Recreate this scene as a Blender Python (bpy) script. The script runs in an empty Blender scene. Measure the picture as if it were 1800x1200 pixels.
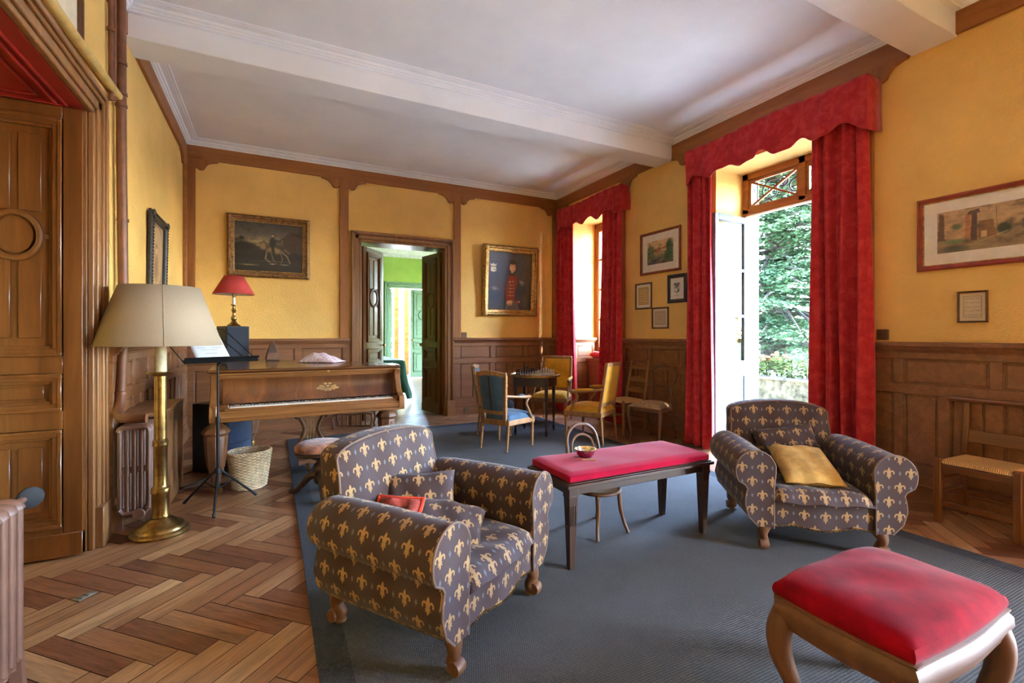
import bpy, bmesh, math, random
from math import sin, cos, pi, radians, sqrt, atan2, hypot
from mathutils import Vector, Matrix
random.seed(7)
SC = bpy.context.scene
COL = SC.collection
RX, BY, LX = 4.3656, 6.8961, -0.951          # right wall, back wall, left wall of the room
ZC = 3.61                                    # ceiling height

# ------------------------------------------------------------------ camera
cd = bpy.data.cameras.new('camera'); cam = bpy.data.objects.new('camera', cd); COL.objects.link(cam)
cam.location = (0, 0, 1.25)
cam.rotation_euler = (radians(90), 0, -0.469374534)
cd.sensor_width = 36; cd.lens = 830.13 / 1800 * 36
cd.shift_y = -(600 - 586.817) / 1800
cd.clip_start = 0.05; cd.clip_end = 500
SC.camera = cam

# ------------------------------------------------------------------ sky, sun, exposure
SUN_DIR = Vector((-0.36, 0.57, -0.74)).normalized()   # the way the sunlight travels
W = bpy.data.worlds.new('world'); SC.world = W; W.use_nodes = True
wn = W.node_tree; bg = wn.nodes['Background']
sky = wn.nodes.new('ShaderNodeTexSky'); sky.sky_type = 'NISHITA'
sky.sun_disc = False; sky.sun_elevation = math.asin(-SUN_DIR.z)
sky.sun_rotation = atan2(-SUN_DIR.x, -SUN_DIR.y)
sky.air_density = 1.0; sky.dust_density = 0.6; sky.ozone_density = 2.0
wn.links.new(sky.outputs[0], bg.inputs[0]); bg.inputs[1].default_value = 13.0
sd = bpy.data.lights.new('sun', 'SUN'); sd.energy = 42.0; sd.angle = radians(0.6); sd.color = (1.0, 0.93, 0.82)
so = bpy.data.objects.new('sun', sd); COL.objects.link(so); so.location = (8, -8, 12)
so.rotation_euler = SUN_DIR.to_track_quat('-Z', 'Y').to_euler()
SC.view_settings.view_transform = 'Standard'; SC.view_settings.look = 'None'
SC.view_settings.exposure = 0.5; SC.view_settings.gamma = 1.0; SC.view_settings.use_curve_mapping = False
SC.cycles.diffuse_bounces = 8; SC.cycles.max_bounces = 12; SC.cycles.transparent_max_bounces = 16
SC.cycles.caustics_reflective = False; SC.cycles.caustics_refractive = False
SC.cycles.sample_clamp_indirect = 8.0
def portal(name, loc, sx, sy, rot):
    l = bpy.data.lights.new(name, 'AREA'); l.shape = 'RECTANGLE'; l.size = sx; l.size_y = sy
    o = bpy.data.objects.new(name, l); COL.objects.link(o); o.location = loc; o.rotation_euler = rot
    l.cycles.is_portal = True

# ------------------------------------------------------------------ colour and materials
def lin(c):
    if isinstance(c, str): c = [int(c[i:i + 2], 16) for i in (0, 2, 4)]
    r = []
    for v in c[:3]:
        v = v / 255
        r.append(v / 12.92 if v <= 0.04045 else ((v + 0.055) / 1.055) ** 2.4)
    return (*r, 1)
class S:
    """a node socket with arithmetic"""
    def __init__(s, nt, k): s.nt = nt; s.k = k
    def op(s, o, b=None, c=None):
        n = s.nt.nodes.new('ShaderNodeMath'); n.operation = o
        for i, v in enumerate((s, b, c)):
            if v is None: continue
            if isinstance(v, S): s.nt.links.new(v.k, n.inputs[i])
            else: n.inputs[i].default_value = v
        return S(s.nt, n.outputs[0])
    def __add__(s, b): return s.op('ADD', b)
    def __sub__(s, b): return s.op('SUBTRACT', b)
    def __mul__(s, b): return s.op('MULTIPLY', b)
    def __truediv__(s, b): return s.op('DIVIDE', b)
    def lt(s, b): return s.op('LESS_THAN', b)
    def gt(s, b): return s.op('GREATER_THAN', b)
    def mn(s, b): return s.op('MINIMUM', b)
    def mx(s, b): return s.op('MAXIMUM', b)
    def ab(s): return s.op('ABSOLUTE')
    def fr(s): return s.op('FRACT')
    def sin(s): return s.op('SINE')
class M:
    """material builder"""
    def __init__(s, name, col=(200, 200, 200), rough=0.5, metal=0.0, spec=0.5, sheen=0.0, coat=0.0):
        s.m = bpy.data.materials.new(name); s.m.use_nodes = True
        s.nt = s.m.node_tree; s.b = s.nt.nodes['Principled BSDF']
        s.b.inputs['Base Color'].default_value = lin(col); s.b.inputs['Roughness'].default_value = rough
        s.b.inputs['Metallic'].default_value = metal; s.b.inputs['Specular IOR Level'].default_value = spec
        if sheen: s.b.inputs['Sheen Weight'].default_value = sheen; s.b.inputs['Sheen Roughness'].default_value = 0.4
        if coat: s.b.inputs['Coat Weight'].default_value = coat; s.b.inputs['Coat Roughness'].default_value = 0.15
        s.m.diffuse_color = lin(col)
    def n(s, t, **kw):
        n = s.nt.nodes.new('ShaderNode' + t)
        for k, v in kw.items(): setattr(n, k, v)
        return n
    def l(s, a, b): s.nt.links.new(a.k if isinstance(a, S) else a, b)
    def coord(s, kind='Object', scale=(1, 1, 1), rot=(0, 0, 0)):
        t = s.n('TexCoord'); mp = s.n('Mapping')
        mp.inputs['Scale'].default_value = scale; mp.inputs['Rotation'].default_value = rot
        s.l(t.outputs[kind], mp.inputs[0]); return mp.outputs[0]
    def noise(s, vec, scale=5, detail=4, rough=0.5, dist=0.0):
        n = s.n('TexNoise'); n.inputs['Scale'].default_value = scale; n.inputs['Detail'].default_value = detail
        n.inputs['Roughness'].default_value = rough; n.inputs['Distortion'].default_value = dist
        s.l(vec, n.inputs['Vector']); return S(s.nt, n.outputs[0])
    def ramp(s, fac, stops):
        r = s.n('ValToRGB'); e = r.color_ramp.elements
        while len(e) < len(stops): e.new(0.5)
        for el, (p, c) in zip(e, stops): el.position = p; el.color = lin(c)
        s.l(fac, r.inputs[0]); return r.outputs[0]
    def mix(s, fac, a, b, mode='MIX'):
        n = s.n('Mix'); n.data_type = 'RGBA'; n.blend_type = mode
        if isinstance(fac, (int, float)): n.inputs[0].default_value = fac
        else: s.l(fac, n.inputs[0])
        for v, i in ((a, 6), (b, 7)):
            if isinstance(v, (tuple, str)): n.inputs[i].default_value = lin(v)
            else: s.l(v, n.inputs[i])
        return n.outputs[2]
    def col(s, c): s.l(c, s.b.inputs['Base Color']); return s
    def bump(s, h, strength=0.2, dist=0.01):
        n = s.n('Bump'); n.inputs['Strength'].default_value = strength; n.inputs['Distance'].default_value = dist
        s.l(h, n.inputs['Height']); s.l(n.outputs[0], s.b.inputs['Normal']); return s
def plain(name, col, rough=0.5, metal=0.0, spec=0.5, var=0.12, vs=12, bump=0.0, **kw):
    m = M(name, col, rough, metal, spec, **kw)
    v = m.coord(); f = m.noise(v, vs, 5, 0.6)
    d = tuple(max(0, c * (1 - var * 1.6)) for c in col); h = tuple(min(255, c * (1 + var)) for c in col)
    m.col(m.ramp(f, [(0.3, d), (0.7, h)]))
    if bump: m.bump(m.noise(v, vs * 8, 4, 0.6), bump, 0.004)
    return m.m
def wood(name, dark, light, axis='z', rough=0.4, scale=1.0, coat=0.0, knots=0.0):
    m = M(name, light, rough, 0, 0.5, coat=coat)
    sc = {'x': (1.2, 14, 14), 'y': (14, 1.2, 14), 'z': (14, 14, 1.2)}[axis]
    v = m.coord('Object', tuple(c * scale for c in sc))
    a = m.noise(v, 1.0, 6, 0.65, 0.9)
    fine = m.noise(m.coord('Object', tuple(c * scale * 6 for c in sc)), 1.0, 3, 0.6)
    big = m.noise(m.coord('Object', (1.3, 1.3, 1.3)), 1.0, 3, 0.5)
    c = m.ramp(a, [(0.28, dark), (0.5, tuple((p + q) / 2 for p, q in zip(dark, light))), (0.72, light)])
    c = m.mix(fine * 0.35, c, tuple(p * 0.6 for p in dark))
    c = m.mix(big * 0.5, c, tuple((p * 1.1 + q) / 2.15 for p, q in zip(dark, light)))
    m.col(c); m.bump(fine, 0.12, 0.002)
    return m.m
def plaster(name, col, var=0.06):
    m = M(name, col, 0.75, 0, 0.25)
    v = m.coord('Object')
    big = m.noise(v, 1.2, 4, 0.6); grit = m.noise(v, 55, 3, 0.6)
    c = m.ramp(big, [(0.3, tuple(x * (1 - var) for x in col)), (0.7, tuple(min(255, x * (1 + var)) for x in col))])
    m.col(c); m.bump(grit, 0.45, 0.012)
    return m.m

MT = {}
MT['yellow'] = plaster('yellow_plaster', (226, 184, 106))
MT['ceil'] = plain('white_ceiling_paint', (230, 235, 241), 0.8, var=0.02, vs=1.5)
for ax in 'xyz':
    MT['beamwood' + ax] = wood('orange_stained_wood_' + ax, (124, 72, 26), (174, 112, 50), ax, 0.5)
    MT['panel' + ax] = wood('wainscot_oak_' + ax, (104, 64, 38), (154, 104, 66), ax, 0.42)
    MT['door' + ax] = wood('varnished_door_oak_' + ax, (84, 46, 16), (138, 86, 40), ax, 0.32, coat=0.25)
    MT['dark' + ax] = wood('dark_stained_wood_' + ax, (40, 24, 16), (74, 46, 30), ax, 0.4)
    MT['walnut' + ax] = wood('walnut_' + ax, (74, 44, 22), (126, 80, 44), ax, 0.52)
    MT['honey' + ax] = wood('honey_beech_' + ax, (112, 72, 36), (166, 116, 64), ax, 0.4)
    MT['casing' + ax] = wood('door_surround_oak_' + ax, (104, 66, 34), (164, 116, 68), ax, 0.38, coat=0.1)
    MT['pianolight' + ax] = wood('piano_pale_edge_' + ax, (98, 58, 26), (158, 108, 60), ax, 0.25, 0.8, coat=0.3)
    MT['piano' + ax] = wood('piano_rosewood_' + ax, (58, 28, 12), (120, 70, 34), ax, 0.22, 0.8, coat=0.5)
MT['fallwood'] = wood('fallboard_rosewood', (52, 26, 12), (150, 92, 46), 'z', 0.3, 0.5, coat=0.3)
MT['iron'] = plain('black_iron', (30, 31, 34), 0.5, 0.6, var=0.15)
MT['black'] = plain('black_paint', (22, 22, 25), 0.55, var=0.1)
MT['brass'] = plain('aged_brass', (150, 120, 72), 0.3, 1.0, var=0.18, vs=20)
MT['steel'] = plain('polished_steel', (200, 198, 195), 0.18, 1.0, var=0.05)
MT['white'] = plain('white_paint', (228, 230, 232), 0.5, var=0.04)
MT['radiator'] = plain('brown_radiator_paint', (108, 76, 62), 0.42, var=0.08, vs=8)
MT['pipe'] = plain('brown_pipe_paint', (112, 68, 44), 0.45, var=0.1)
MT['pipeyellow'] = plain('cream_pipe_paint', (196, 164, 96), 0.5, var=0.08)
MT['green'] = plain('green_plaster', (150, 178, 80), 0.8, var=0.05, vs=2)
MT['greenpaint'] = plain('sage_green_paint', (104, 134, 104), 0.5, var=0.06)
MT['redpaint'] = plain('dark_red_paint', (146, 34, 28), 0.35, var=0.06, vs=3)
def glass_mat(name, refl, tint=(1, 1, 1, 1)):
    m = bpy.data.materials.new(name); m.use_nodes = True; nt = m.node_tree; nt.nodes.clear()
    o = nt.nodes.new('ShaderNodeOutputMaterial'); t = nt.nodes.new('ShaderNodeBsdfTransparent'); t.inputs[0].default_value = tint
    g = nt.nodes.new('ShaderNodeBsdfGlossy'); g.inputs['Roughness'].default_value = 0.01
    f = nt.nodes.new('ShaderNodeLayerWeight'); pw = nt.nodes.new('ShaderNodeMath'); pw.operation = 'POWER'; pw.inputs[1].default_value = 5.0; nt.links.new(f.outputs['Facing'], pw.inputs[0])
    mu = nt.nodes.new('ShaderNodeMath'); mu.operation = 'MULTIPLY_ADD'; mu.inputs[1].default_value = 0.9; mu.inputs[2].default_value = refl + 0.04
    mx = nt.nodes.new('ShaderNodeMixShader')
    nt.links.new(pw.outputs[0], mu.inputs[0]); nt.links.new(mu.outputs[0], mx.inputs[0])
    nt.links.new(t.outputs[0], mx.inputs[1]); nt.links.new(g.outputs[0], mx.inputs[2]); nt.links.new(mx.outputs[0], o.inputs[0])
    return m
MT['glass'] = glass_mat('window_glass', 0.0)
MT['oldglass'] = glass_mat('open_door_glass', 0.14)

# ------------------------------------------------------------------ mesh building
class MB:
    """collects shapes and links them as ONE mesh object"""
    def __init__(s, m=None): s.v = []; s.f = []; s.uv = []; s.sm = []; s.m = m or Matrix()
    def add(s, vs, fs, uvs=None, smooth=False):
        o = len(s.v); s.v += [tuple(s.m @ Vector(v)) for v in vs]
        for i, f in enumerate(fs):
            s.f.append(tuple(o + k for k in f)); s.uv.append(uvs[i] if uvs else None); s.sm.append(smooth)
        return s
    def box(s, x0, x1, y0, y1, z0, z1):
        if x0 > x1: x0, x1 = x1, x0
        if y0 > y1: y0, y1 = y1, y0
        if z0 > z1: z0, z1 = z1, z0
        v = [(x0, y0, z0), (x1, y0, z0), (x1, y1, z0), (x0, y1, z0), (x0, y0, z1), (x1, y0, z1), (x1, y1, z1), (x0, y1, z1)]
        return s.add(v, [(3, 2, 1, 0), (4, 5, 6, 7), (0, 1, 5, 4), (1, 2, 6, 5), (2, 3, 7, 6), (3, 0, 4, 7)])
    def frame4(s, x0, x1, z0, z1, k, y0, y1, axis='y'):
        """four non-overlapping strips framing a rectangle; axis = the thickness direction"""
        for (a, b, c, d) in ((x0, x1, z0, z0 + k), (x0, x1, z1 - k, z1), (x0, x0 + k, z0 + k, z1 - k), (x1 - k, x1, z0 + k, z1 - k)):
            if axis == 'y': s.box(a, b, y0, y1, c, d)
            elif axis == 'x': s.box(y0, y1, a, b, c, d)
            else: s.box(a, b, c, d, y0, y1)
        return s
    def taper(s, c0, h0, c1, h1):
        """box between a bottom rectangle (centre c0, half sizes h0) and a top one"""
        v = [(c0[0] + a * h0[0], c0[1] + b * h0[1], c0[2]) for a, b in ((-1, -1), (1, -1), (1, 1), (-1, 1))] + \
            [(c1[0] + a * h1[0], c1[1] + b * h1[1], c1[2]) for a, b in ((-1, -1), (1, -1), (1, 1), (-1, 1))]
        return s.add(v, [(3, 2, 1, 0), (4, 5, 6, 7), (0, 1, 5, 4), (1, 2, 6, 5), (2, 3, 7, 6), (3, 0, 4, 7)])
    def bar(s, a, b, w, t, up=(0, 0, 1)):
        """rectangular bar from a to b; w across, t along up"""
        a = Vector(a); b = Vector(b); d = (b - a).normalized(); u = Vector(up)
        if abs(d.dot(u)) > 0.98: u = Vector((0, 1, 0))
        x = d.cross(u).normalized(); u = x.cross(d)
        v = []
        for p in (a, b):
            for i, j in ((-1, -1), (1, -1), (1, 1), (-1, 1)): v.append(tuple(p + x * (i * w / 2) + u * (j * t / 2)))
        return s.add(v, [(3, 2, 1, 0), (4, 5, 6, 7), (0, 1, 5, 4), (1, 2, 6, 5), (2, 3, 7, 6), (3, 0, 4, 7)])
    def lathe(s, prof, n=20, c=(0, 0, 0), axis='z', cap=True):
        vs = []; fs = []; k = len(prof)
        for r, h in prof:
            for i in range(n):
                a = 2 * pi * i / n; x, y = r * cos(a), r * sin(a)
                p = {'z': (x, y, h), 'y': (x, h, -y), 'x': (h, x, y)}[axis]
                vs.append((c[0] + p[0], c[1] + p[1], c[2] + p[2]))
        for j in range(k - 1):
            for i in range(n):
                a, b = j * n + i, j * n + (i + 1) % n
                fs.append((a, b, b + n, a + n))
        if cap:
            if prof[0][0] > 1e-5: fs.append(tuple(range(n - 1, -1, -1)))
            if prof[-1][0] > 1e-5: fs.append(tuple((k - 1) * n + i for i in range(n)))
        return s.add(vs, fs, smooth=True)
    def tube(s, pts, r, n=10, closed=False, cap=True, flat=1.0):
        pts = [Vector(p) for p in pts]; k = len(pts)
        rs = r if isinstance(r, (list, tuple)) else [r] * k
        vs = []; fs = []; up = None
        for i, p in enumerate(pts):
            if closed: d = pts[(i + 1) % k] - pts[i - 1]
            else: d = pts[min(i + 1, k - 1)] - pts[max(i - 1, 0)]
            d = d.normalized() if d.length > 1e-9 else Vector((0, 0, 1))
            if up is None:
                up = Vector((0, 0, 1)) if abs(d.z) < 0.9 else Vector((1, 0, 0))
            x = d.cross(up); x = x.normalized() if x.length > 1e-6 else d.orthogonal().normalized()
            up = x.cross(d).normalized()
            for j in range(n):
                a = 2 * pi * j / n
                vs.append(tuple(p + x * (rs[i] * cos(a)) + up * (rs[i] * flat * sin(a))))
        m = k if closed else k - 1
        for i in range(m):
            for j in range(n):
                a, b = i * n + j, i * n + (j + 1) % n; c, d_ = ((i + 1) % k) * n + (j + 1) % n, ((i + 1) % k) * n + j
                fs.append((a, b, c, d_))
        if cap and not closed:
            fs.append(tuple(range(n - 1, -1, -1))); fs.append(tuple((k - 1) * n + j for j in range(n)))
        return s.add(vs, fs, smooth=True)
    def prism(s, poly, a, b, axis='y', smooth=False):
        """polygon (2D) extruded along an axis from a to b"""
        f = {'y': lambda p, t: (p[0], t, p[1]), 'x': lambda p, t: (t, p[0], p[1]), 'z': lambda p, t: (p[0], p[1], t)}[axis]
        n = len(poly); vs = [f(p, a) for p in poly] + [f(p, b) for p in poly]
        fs = [tuple(range(n - 1, -1, -1)), tuple(range(n, 2 * n))]
        s.add(vs, fs); o = len(s.v) - 2 * n
        for i in range(n):
            j = (i + 1) % n; s.f.append((o + i, o + j, o + n + j, o + n + i)); s.uv.append(None); s.sm.append(smooth)
        return s
    def grid(s, fn, nu, nv, uvs=(1, 1), closed_u=False, flip=False):
        """fn(u,v) -> point, u and v in 0..1; uv in metres uvs"""
        vs = [fn(i / nu, j / nv) for j in range(nv + 1) for i in range(nu + 1)]
        fs = []; uv = []
        for j in range(nv):
            for i in range(nu):
                a = j * (nu + 1) + i; q = (a, a + 1, a + nu + 2, a + nu + 1)
                if uvs is None: fs.append(q[::-1] if flip else q); continue
                t = [(i / nu * uvs[0], j / nv * uvs[1]), ((i + 1) / nu * uvs[0], j / nv * uvs[1]), ((i + 1) / nu * uvs[0], (j + 1) / nv * uvs[1]), (i / nu * uvs[0], (j + 1) / nv * uvs[1])]
                if flip: q = q[::-1]; t = t[::-1]
                fs.append(q); uv.append(t)
        return s.add(vs, fs, uv if uvs else None, True)
    def ball(s, c, r, n=12, m=8, sc=(1, 1, 1)):
        prof = [(max(1e-6, sin(pi * i / m)) * r, -cos(pi * i / m) * r) for i in range(m + 1)]
        vs = []; fs = []
        for q, h in prof:
            for i in range(n):
                a = 2 * pi * i / n; vs.append((c[0] + q * cos(a) * sc[0], c[1] + q * sin(a) * sc[1], c[2] + h * sc[2]))
        for j in range(m):
            for i in range(n):
                a, b = j * n + i, j * n + (i + 1) % n; fs.append((a, b, b + n, a + n))
        return s.add(vs, fs, smooth=True)
    def build(s, name, mat, parent=None, bevel=0.0, seg=2, ang=40, subsurf=0, uvbox=False, solid=0.0, weld=False, smooth_all=False):
        me = bpy.data.meshes.new(name); me.from_pydata(s.v, [], s.f)
        me.polygons.foreach_set('use_smooth', [True if (x or bevel or smooth_all) else False for x in s.sm])
        if uvbox or any(u is not None for u in s.uv):
            L = me.uv_layers.new(name='UVMap').data
            for p, u in zip(me.polygons, s.uv):
                n = p.normal; ax = max(range(3), key=lambda i: abs(n[i]))
                for k, li in enumerate(p.loop_indices):
                    if u is not None: L[li].uv = u[k]
                    else:
                        c = me.vertices[me.loops[li].vertex_index].co
                        L[li].uv = ((c.y, c.z) if ax == 0 else (c.x, c.z) if ax == 1 else (c.x, c.y))
        if weld or not smooth_all:
            bm = bmesh.new(); bm.from_mesh(me)
            if weld: bmesh.ops.remove_doubles(bm, verts=bm.verts, dist=1e-5)
            bmesh.ops.recalc_face_normals(bm, faces=bm.faces); bm.to_mesh(me); bm.free()
        me.set_sharp_from_angle(angle=radians(ang))
        o = bpy.data.objects.new(name, me); COL.objects.link(o)
        me.materials.append(mat)
        if parent is not None: o.parent = parent
        if solid:
            md = o.modifiers.new('thickness', 'SOLIDIFY'); md.thickness = solid; md.offset = 0
        if bevel:
            md = o.modifiers.new('bevel', 'BEVEL'); md.width = bevel; md.segments = seg; md.limit_method = 'ANGLE'; md.angle_limit = radians(35)
            md.harden_normals = False
        if subsurf:
            md = o.modifiers.new('sub', 'SUBSURF'); md.levels = subsurf; md.render_levels = subsurf
        return o
def tag(o, label=None, cat=None, group=None, kind=None):
    if label: o['label'] = label
    if cat: o['category'] = cat
    if group: o['group'] = group
    if kind: o['kind'] = kind
    return o
def thing(name, label, cat, loc=(0, 0, 0), rz=0.0, group=None):
    o = bpy.data.objects.new(name, None); COL.objects.link(o); o.empty_display_size = 0.1
    o.location = loc; o.rotation_euler = (0, 0, rz)
    return tag(o, label, cat, group)
def struct(o, label=None): o['kind'] = 'structure'; return tag(o, label)
def sroot(name, label=None):
    o = bpy.data.objects.new(name, None); COL.objects.link(o); o.empty_display_size = 0.1
    return struct(o, label)
def dup(root, loc, rz, label=None):
    r = root.copy(); COL.objects.link(r); r.location = loc; r.rotation_euler = (0, 0, rz)
    if label: r['label'] = label
    for ch in list(root.children):
        c = ch.copy(); COL.objects.link(c); c.parent = r
        for g in list(ch.children):
            d = g.copy(); COL.objects.link(d); d.parent = c
    return r
def arc(cx, cy, rx, ry, a0, a1, n):
    return [(cx + rx * cos(radians(a0 + (a1 - a0) * i / n)), cy + ry * sin(radians(a0 + (a1 - a0) * i / n))) for i in range(n + 1)]
def lerp(a, b, t): return a + (b - a) * t
def curve(pts, n=8):
    """Catmull-Rom through the points"""
    P = [Vector(p) for p in pts]; out = []
    for i in range(len(P) - 1):
        p0, p1, p2, p3 = P[max(i - 1, 0)], P[i], P[i + 1], P[min(i + 2, len(P) - 1)]
        for k in range(n):
            t = k / n
            out.append(0.5 * ((2 * p1) + (p2 - p0) * t + (2 * p0 - 5 * p1 + 4 * p2 - p3) * t * t + (3 * p1 - p0 - 3 * p2 + p3) * t ** 3))
    out.append(P[-1]); return out
def rect(n, w, h):  # helper for radii lists
    return [lerp(w, h, i / (n - 1)) for i in range(n)]
# ------------------------------------------------------------------ room shell
NY = -3.2                                    # near wall behind the camera
portal('sky_portal', (5.02, 2.95, 1.5), 1.4, 3.1, (0, radians(90), 0))
portal('sky_portal', (5.02, 5.82, 2.0), 1.2, 2.3, (0, radians(90), 0))
portal('sky_portal', (5.02, -1.4, 1.5), 2.2, 3.1, (0, radians(90), 0))

def parquet():
    w = 0.096; L = 5; me = MB(); tones = []
    d1 = Vector((1, 1, 0)) / sqrt(2); d2 = Vector((1, -1, 0)) / sqrt(2)
    org = Vector((-0.805, 2.606, 0)) - w * sqrt(2) * Vector((1, 0, 0)); g = 0.0035
    rnd = random.Random(3)
    def inside(p): return LX - 0.7 < p.x < 5.05 and NY - 0.2 < p.y < BY + 0.45
    for i in range(-70, 90):
        for j in range(-14, 14):
            for kind in (0, 1):
                u0, v0 = i + 5 * j, i - 5 * j
                r = (u0, u0 + L, v0, v0 + 1) if kind == 0 else (u0, u0 + 1, v0 + 1, v0 + 1 + L)
                c = org + w * ((r[0] + r[1]) / 2 * d1 + (r[2] + r[3]) / 2 * d2)
                if not inside(c): continue
                q = [(r[0] + g / w / 2, r[2] + g / w / 2), (r[1] - g / w / 2, r[2] + g / w / 2), (r[1] - g / w / 2, r[3] - g / w / 2), (r[0] + g / w / 2, r[3] - g / w / 2)]
                a, b = rnd.uniform(0, 50), rnd.uniform(0, 50)
                uv = []
                for (u, v) in q:
                    lu, lv = (u - r[0], v - r[2]) if kind == 0 else (v - r[2], u - r[0])
                    uv.append((lu * w + a, lv * w + b))
                dz = rnd.uniform(-0.0012, 0.0)
                top = [tuple(org + w * (u * d1 + v * d2) + Vector((0, 0, dz))) for u, v in q]
                me.add(top, [(3, 2, 1, 0)], [uv[::-1]])
                tones.append((min(1, max(0, rnd.gauss(0.62 if kind == 0 else 0.36, 0.17))), rnd.random()))  # one plank direction painted lighter, as light catches its grain, plus random tone
    o = me.build('floor', floor_mat(), weld=False)
    at = o.data.attributes.new('tone', 'FLOAT', 'FACE'); at.data.foreach_set('value', [t[0] for t in tones])
    struct(o, 'oak herringbone parquet floor with worn planks, one direction painted lighter as light catches it')
    return o
def floor_mat():
    m = M('herringbone_parquet', (130, 85, 55), 0.36)
    uvn = m.n('UVMap'); mp = m.n('Mapping'); mp.inputs['Scale'].default_value = (2.2, 26, 1); m.l(uvn.outputs[0], mp.inputs[0])
    g = m.noise(mp.outputs[0], 1.0, 6, 0.65, 1.2)
    mp2 = m.n('Mapping'); mp2.inputs['Scale'].default_value = (9, 160, 1); m.l(uvn.outputs[0], mp2.inputs[0])
    fine = m.noise(mp2.outputs[0], 1.0, 3, 0.6)
    a = m.n('Attribute'); a.attribute_name = 'tone'
    base = m.ramp(a.outputs['Fac'], [(0.0, (108, 66, 46)), (0.35, (142, 92, 64)), (0.65, (176, 130, 90)), (1.0, (204, 164, 120))])
    c = m.mix(m.ramp(g, [(0.35, (120, 120, 120)), (0.65, (255, 255, 255))]), (0, 0, 0), base, 'MULTIPLY') if False else m.mix(0.55, base, m.ramp(g, [(0.3, (110, 96, 86)), (0.7, (255, 250, 240))]), 'MULTIPLY')
    c = m.mix(0.3, c, m.ramp(fine, [(0.35, (120, 108, 100)), (0.6, (255, 255, 255))]), 'MULTIPLY')
    m.col(c)
    wear = m.noise(m.coord('Object', (2, 2, 2)), 1.5, 4, 0.6)
    r = wear * 0.25 + 0.24; m.l(r, m.b.inputs['Roughness'])
    m.bump(fine, 0.1, 0.002); return m.m
parquet()
b = MB().box(LX - 0.9, 5.05, NY - 0.4, 14.6, -0.12, -0.006)
struct(b.build('floor_base', plain('dark_joint', (44, 30, 22), 0.8)))
MT['rfloor'] = wood('far_room_boards', (120, 84, 58), (172, 132, 98), 'x', 0.3)
struct(MB().box(-3, 6.2, BY + 0.36, 13.4, -0.006, 0.0).build('floor', MT['rfloor']), 'worn boards of the green room floor')

# walls as thick masonry with real openings
OPEN2 = (2.27, 3.63, 0.0, 3.06); OPEN1 = (5.25, 6.40, 0.0, 3.06); OPEN3 = (-2.3, -0.5, 0.0, 3.06)
def wall_segments(mb, a0, a1, opens, z1, put):
    """opens sorted along the wall: (a, b, z0, z1)"""
    x = a0
    for (p, q, s, t) in opens:
        put(mb, x, p, -0.1, z1)
        if s > 0: put(mb, p, q, -0.1, s)
        put(mb, p, q, t, z1); x = q
    put(mb, x, a1, -0.1, z1)
mb = MB(); wall_segments(mb, NY - 0.4, BY + 0.36, sorted([OPEN1, OPEN2, OPEN3]), 3.9, lambda m, a, c, z0, z1: m.box(RX, 4.86, a, c, z0, z1))
struct(mb.build('wall_right', MT['yellow']), 'yellow plaster wall with the two curtained openings')
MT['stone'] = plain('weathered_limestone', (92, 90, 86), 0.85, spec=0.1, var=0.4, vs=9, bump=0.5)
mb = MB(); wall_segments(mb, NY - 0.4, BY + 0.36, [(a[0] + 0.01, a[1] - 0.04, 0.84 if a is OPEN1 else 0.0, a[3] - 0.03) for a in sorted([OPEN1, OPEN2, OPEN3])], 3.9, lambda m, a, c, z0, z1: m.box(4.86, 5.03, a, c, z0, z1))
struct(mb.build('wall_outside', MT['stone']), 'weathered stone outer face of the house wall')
mb = MB(); wall_segments(mb, LX - 0.9, RX, [(1.1, 2.355, 0.0, 2.56)], 3.9, lambda m, a, c, z0, z1: m.box(a, c, BY, BY + 0.36, z0, z1))
struct(mb.build('wall_back', MT['yellow']), 'yellow plaster wall with the open double door')
mb = MB(); wall_segments(mb, NY - 0.4, BY, [(2.36, 3.56, 0.0, 2.56)], 3.9, lambda m, a, c, z0, z1: m.box(LX - 0.66, LX, a, c, z0, z1))
struct(mb.build('wall_left', MT['yellow']), 'yellow plaster wall beside the piano')
mb = MB(); wall_segments(mb, LX, RX, [], 3.9, lambda m, a, c, z0, z1: m.box(a, c, NY - 0.4, NY, z0, z1))
struct(mb.build('wall_near', MT['yellow']))
struct(MB().box(LX - 0.7, 5.0, NY - 0.4, BY + 0.36, ZC, ZC + 0.2).build('ceiling', MT['ceil']), 'white plaster ceiling')

# ceiling beams with their plaster mouldings, cornices
def corn_profile():  # (out from wall, z)
    return [(0, 3.543), (0.035, 3.543), (0.035, 3.556), (0.05, 3.56), (0.055, 3.572), (0.07, 3.575), (0.075, 3.592), (0.12, 3.594), (0.12, 3.60), (0.14, 3.60), (0.15, ZC + 0.01), (0, ZC + 0.01)]
mb = MB(); P = corn_profile()
bays = [(NY, -1.25), (-0.97, 1.57), (1.84, 4.25), (4.55, BY)]
for y0, y1 in bays:
    mb.prism([(RX - p, z) for p, z in P], y0, y1, 'y'); mb.prism([(LX + p, z) for p, z in P], y0, y1, 'y')
    mb.prism([(y0 + p, z) for p, z in P], LX, RX, 'x'); mb.prism([(y1 - p, z) for p, z in P], LX, RX, 'x')
struct(mb.build('trim_1', MT['ceil'], ang=20), 'white plaster cornice around each ceiling bay')
for i, (y0, y1) in enumerate([(4.25, 4.55), (1.57, 1.84), (-1.25, -0.97)]):
    struct(MB().box(LX, RX, y0, y1, 3.37, ZC + 0.02).build('ceiling_beam', MT['ceil'], bevel=0.006), ['white plastered beam crossing the ceiling before the piano', 'white plastered beam nearest the top right corner', None][i])

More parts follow.
